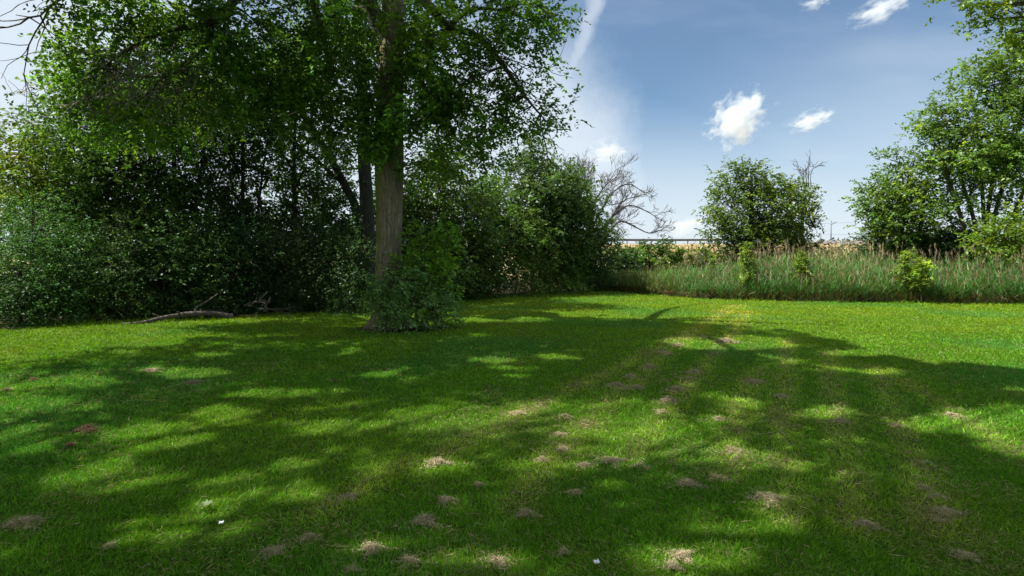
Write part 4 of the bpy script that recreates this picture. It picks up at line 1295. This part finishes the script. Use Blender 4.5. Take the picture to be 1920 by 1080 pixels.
# ------------------------------------------------------------------ sky, sun, camera
w = bpy.data.worlds.new('World'); sc.world = w; w.use_nodes = True
nt = w.node_tree
for n in list(nt.nodes): nt.nodes.remove(n)
N, Lk = nt.nodes.new, nt.links.new
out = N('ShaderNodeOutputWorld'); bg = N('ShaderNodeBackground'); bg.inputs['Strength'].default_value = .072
sky = N('ShaderNodeTexSky'); sky.sky_type = 'NISHITA'; sky.sun_disc = False
sky.sun_elevation = SUN_EL; sky.sun_rotation = SUN_AZ; sky.altitude = 50; sky.air_density = 1.0; sky.dust_density = .5; sky.ozone_density = 2.0
tc = N('ShaderNodeTexCoord'); sp = N('ShaderNodeSeparateXYZ'); Lk(tc.outputs['Generated'], sp.inputs[0])


def M(op, a, b=None, c=None):
    n = N('ShaderNodeMath'); n.operation = op
    for k, v in enumerate((a, b, c)):
        if v is None: continue
        if isinstance(v, (int, float)): n.inputs[k].default_value = v
        else: Lk(v, n.inputs[k])
    return n.outputs[0]


def MR(v, a, b, c=0., d=1.):
    n = N('ShaderNodeMapRange'); n.interpolation_type = 'SMOOTHSTEP'
    Lk(v, n.inputs[0])
    for k, x in zip((1, 2, 3, 4), (a, b, c, d)): n.inputs[k].default_value = x
    return n.outputs[0]


yy = M('MAXIMUM', sp.outputs['Y'], .08)
u = M('DIVIDE', sp.outputs['X'], yy); v = M('DIVIDE', sp.outputs['Z'], yy)
front = MR(sp.outputs['Y'], .1, .3)


def noise2(su, sv, scale, det=5, rot=0., ro=.55):
    cb = N('ShaderNodeCombineXYZ'); Lk(u, cb.inputs[0]); Lk(v, cb.inputs[1])
    mp = N('ShaderNodeMapping'); mp.inputs['Rotation'].default_value = (0, 0, rot); mp.inputs['Scale'].default_value = (su, sv, 1)
    Lk(cb.outputs[0], mp.inputs[0])
    n = N('ShaderNodeTexNoise'); n.inputs['Scale'].default_value = scale; n.inputs['Detail'].default_value = det; n.inputs['Roughness'].default_value = ro
    Lk(mp.outputs[0], n.inputs['Vector'])
    return n.outputs['Fac']


# high thin veil: strong on the left towards the sun, fading to clear blue on the right
wob = noise2(1, 1, 3.5, 8, 0, .62)
edge = M('ADD', u, M('MULTIPLY', M('SUBTRACT', wob, .5), .30))
edge = M('ADD', edge, M('MULTIPLY', v, .55))          # right border leans with height
veil = MR(edge, .43, .22, 0, .90)
hi = MR(v, .27, .48, 1., .30)
veil = M('MULTIPLY', veil, M('MAXIMUM', hi, MR(u, -.3, -.75)))
streak = MR(noise2(1.0, 4.0, 1.5, 6, R(-24)), .42, .78, 0, .22)
low = MR(v, .32, .02, 0, .88)
rightlow = M('MULTIPLY', MR(u, .15, .75), MR(v, .50, .12, 0, .55))
veil = M('MAXIMUM', veil, M('MAXIMUM', low, M('ADD', streak, rightlow)))
# old aircraft trail
tx = M('SUBTRACT', u, M('MULTIPLY_ADD', M('SUBTRACT', v, .28), .36, .084))
wid = MR(v, .26, .47, .014, .021)
tr = M('SUBTRACT', 1., MR(M('DIVIDE', M('ABSOLUTE', M('ADD', tx, M('MULTIPLY', M('SUBTRACT', noise2(1, 1, 22, 4), .5), .030))), wid), .1, 1.3))
tr = M('MULTIPLY', M('MULTIPLY', tr, MR(v, .18, .32)), .60)
veil = M('MAXIMUM', M('MAXIMUM', veil, MR(v, .15, .5, 0.0, .05)), tr)
veil = M('MULTIPLY', veil, front)
# the rest of the sky, overhead, to the left and behind: bright thin cloud added for fill light
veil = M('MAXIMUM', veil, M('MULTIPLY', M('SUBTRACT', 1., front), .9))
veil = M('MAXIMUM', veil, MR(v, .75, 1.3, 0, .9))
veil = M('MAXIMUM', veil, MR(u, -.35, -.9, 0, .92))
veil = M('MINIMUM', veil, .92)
mixn = N('ShaderNodeMix'); mixn.data_type = 'RGBA'
tint = N('ShaderNodeMix'); tint.data_type = 'RGBA'; tint.blend_type = 'MULTIPLY'; tint.inputs[0].default_value = 1
Lk(sky.outputs[0], tint.inputs[6]); tint.inputs[7].default_value = (.74, .84, .86, 1)
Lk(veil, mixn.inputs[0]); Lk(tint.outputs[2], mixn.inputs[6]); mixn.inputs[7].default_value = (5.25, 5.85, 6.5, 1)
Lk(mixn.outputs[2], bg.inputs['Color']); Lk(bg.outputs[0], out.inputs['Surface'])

sun = bpy.data.lights.new('sun', 'SUN'); sun.energy = 5.0; sun.angle = R(.53); sun.color = (1, .96, .89)
so = bpy.data.objects.new('sun', sun); link(so)
dv = np.array([math.sin(SUN_AZ) * math.cos(SUN_EL), math.cos(SUN_AZ) * math.cos(SUN_EL), math.sin(SUN_EL)])
from mathutils import Vector
so.rotation_euler = Vector(dv).to_track_quat('Z', 'Y').to_euler()
so.location = dv * 60

cam = bpy.data.cameras.new('camera'); cam.lens = 20; cam.sensor_width = 36; cam.clip_end = 9000; cam.clip_start = .05
cam.shift_y = -50 / 1920
co = bpy.data.objects.new('camera', cam); link(co)
co.location = (0, 0, EYE); co.rotation_euler = (R(90), 0, 0)
sc.camera = co

sc.view_settings.view_transform = 'Standard'; sc.view_settings.look = 'None'; sc.view_settings.gamma = 1
sc.view_settings.exposure = 1.06
cy = sc.cycles
cy.max_bounces = 8; cy.diffuse_bounces = 3; cy.glossy_bounces = 2; cy.transmission_bounces = 5; cy.volume_bounces = 4; cy.transparent_max_bounces = 4
cy.use_denoising = True
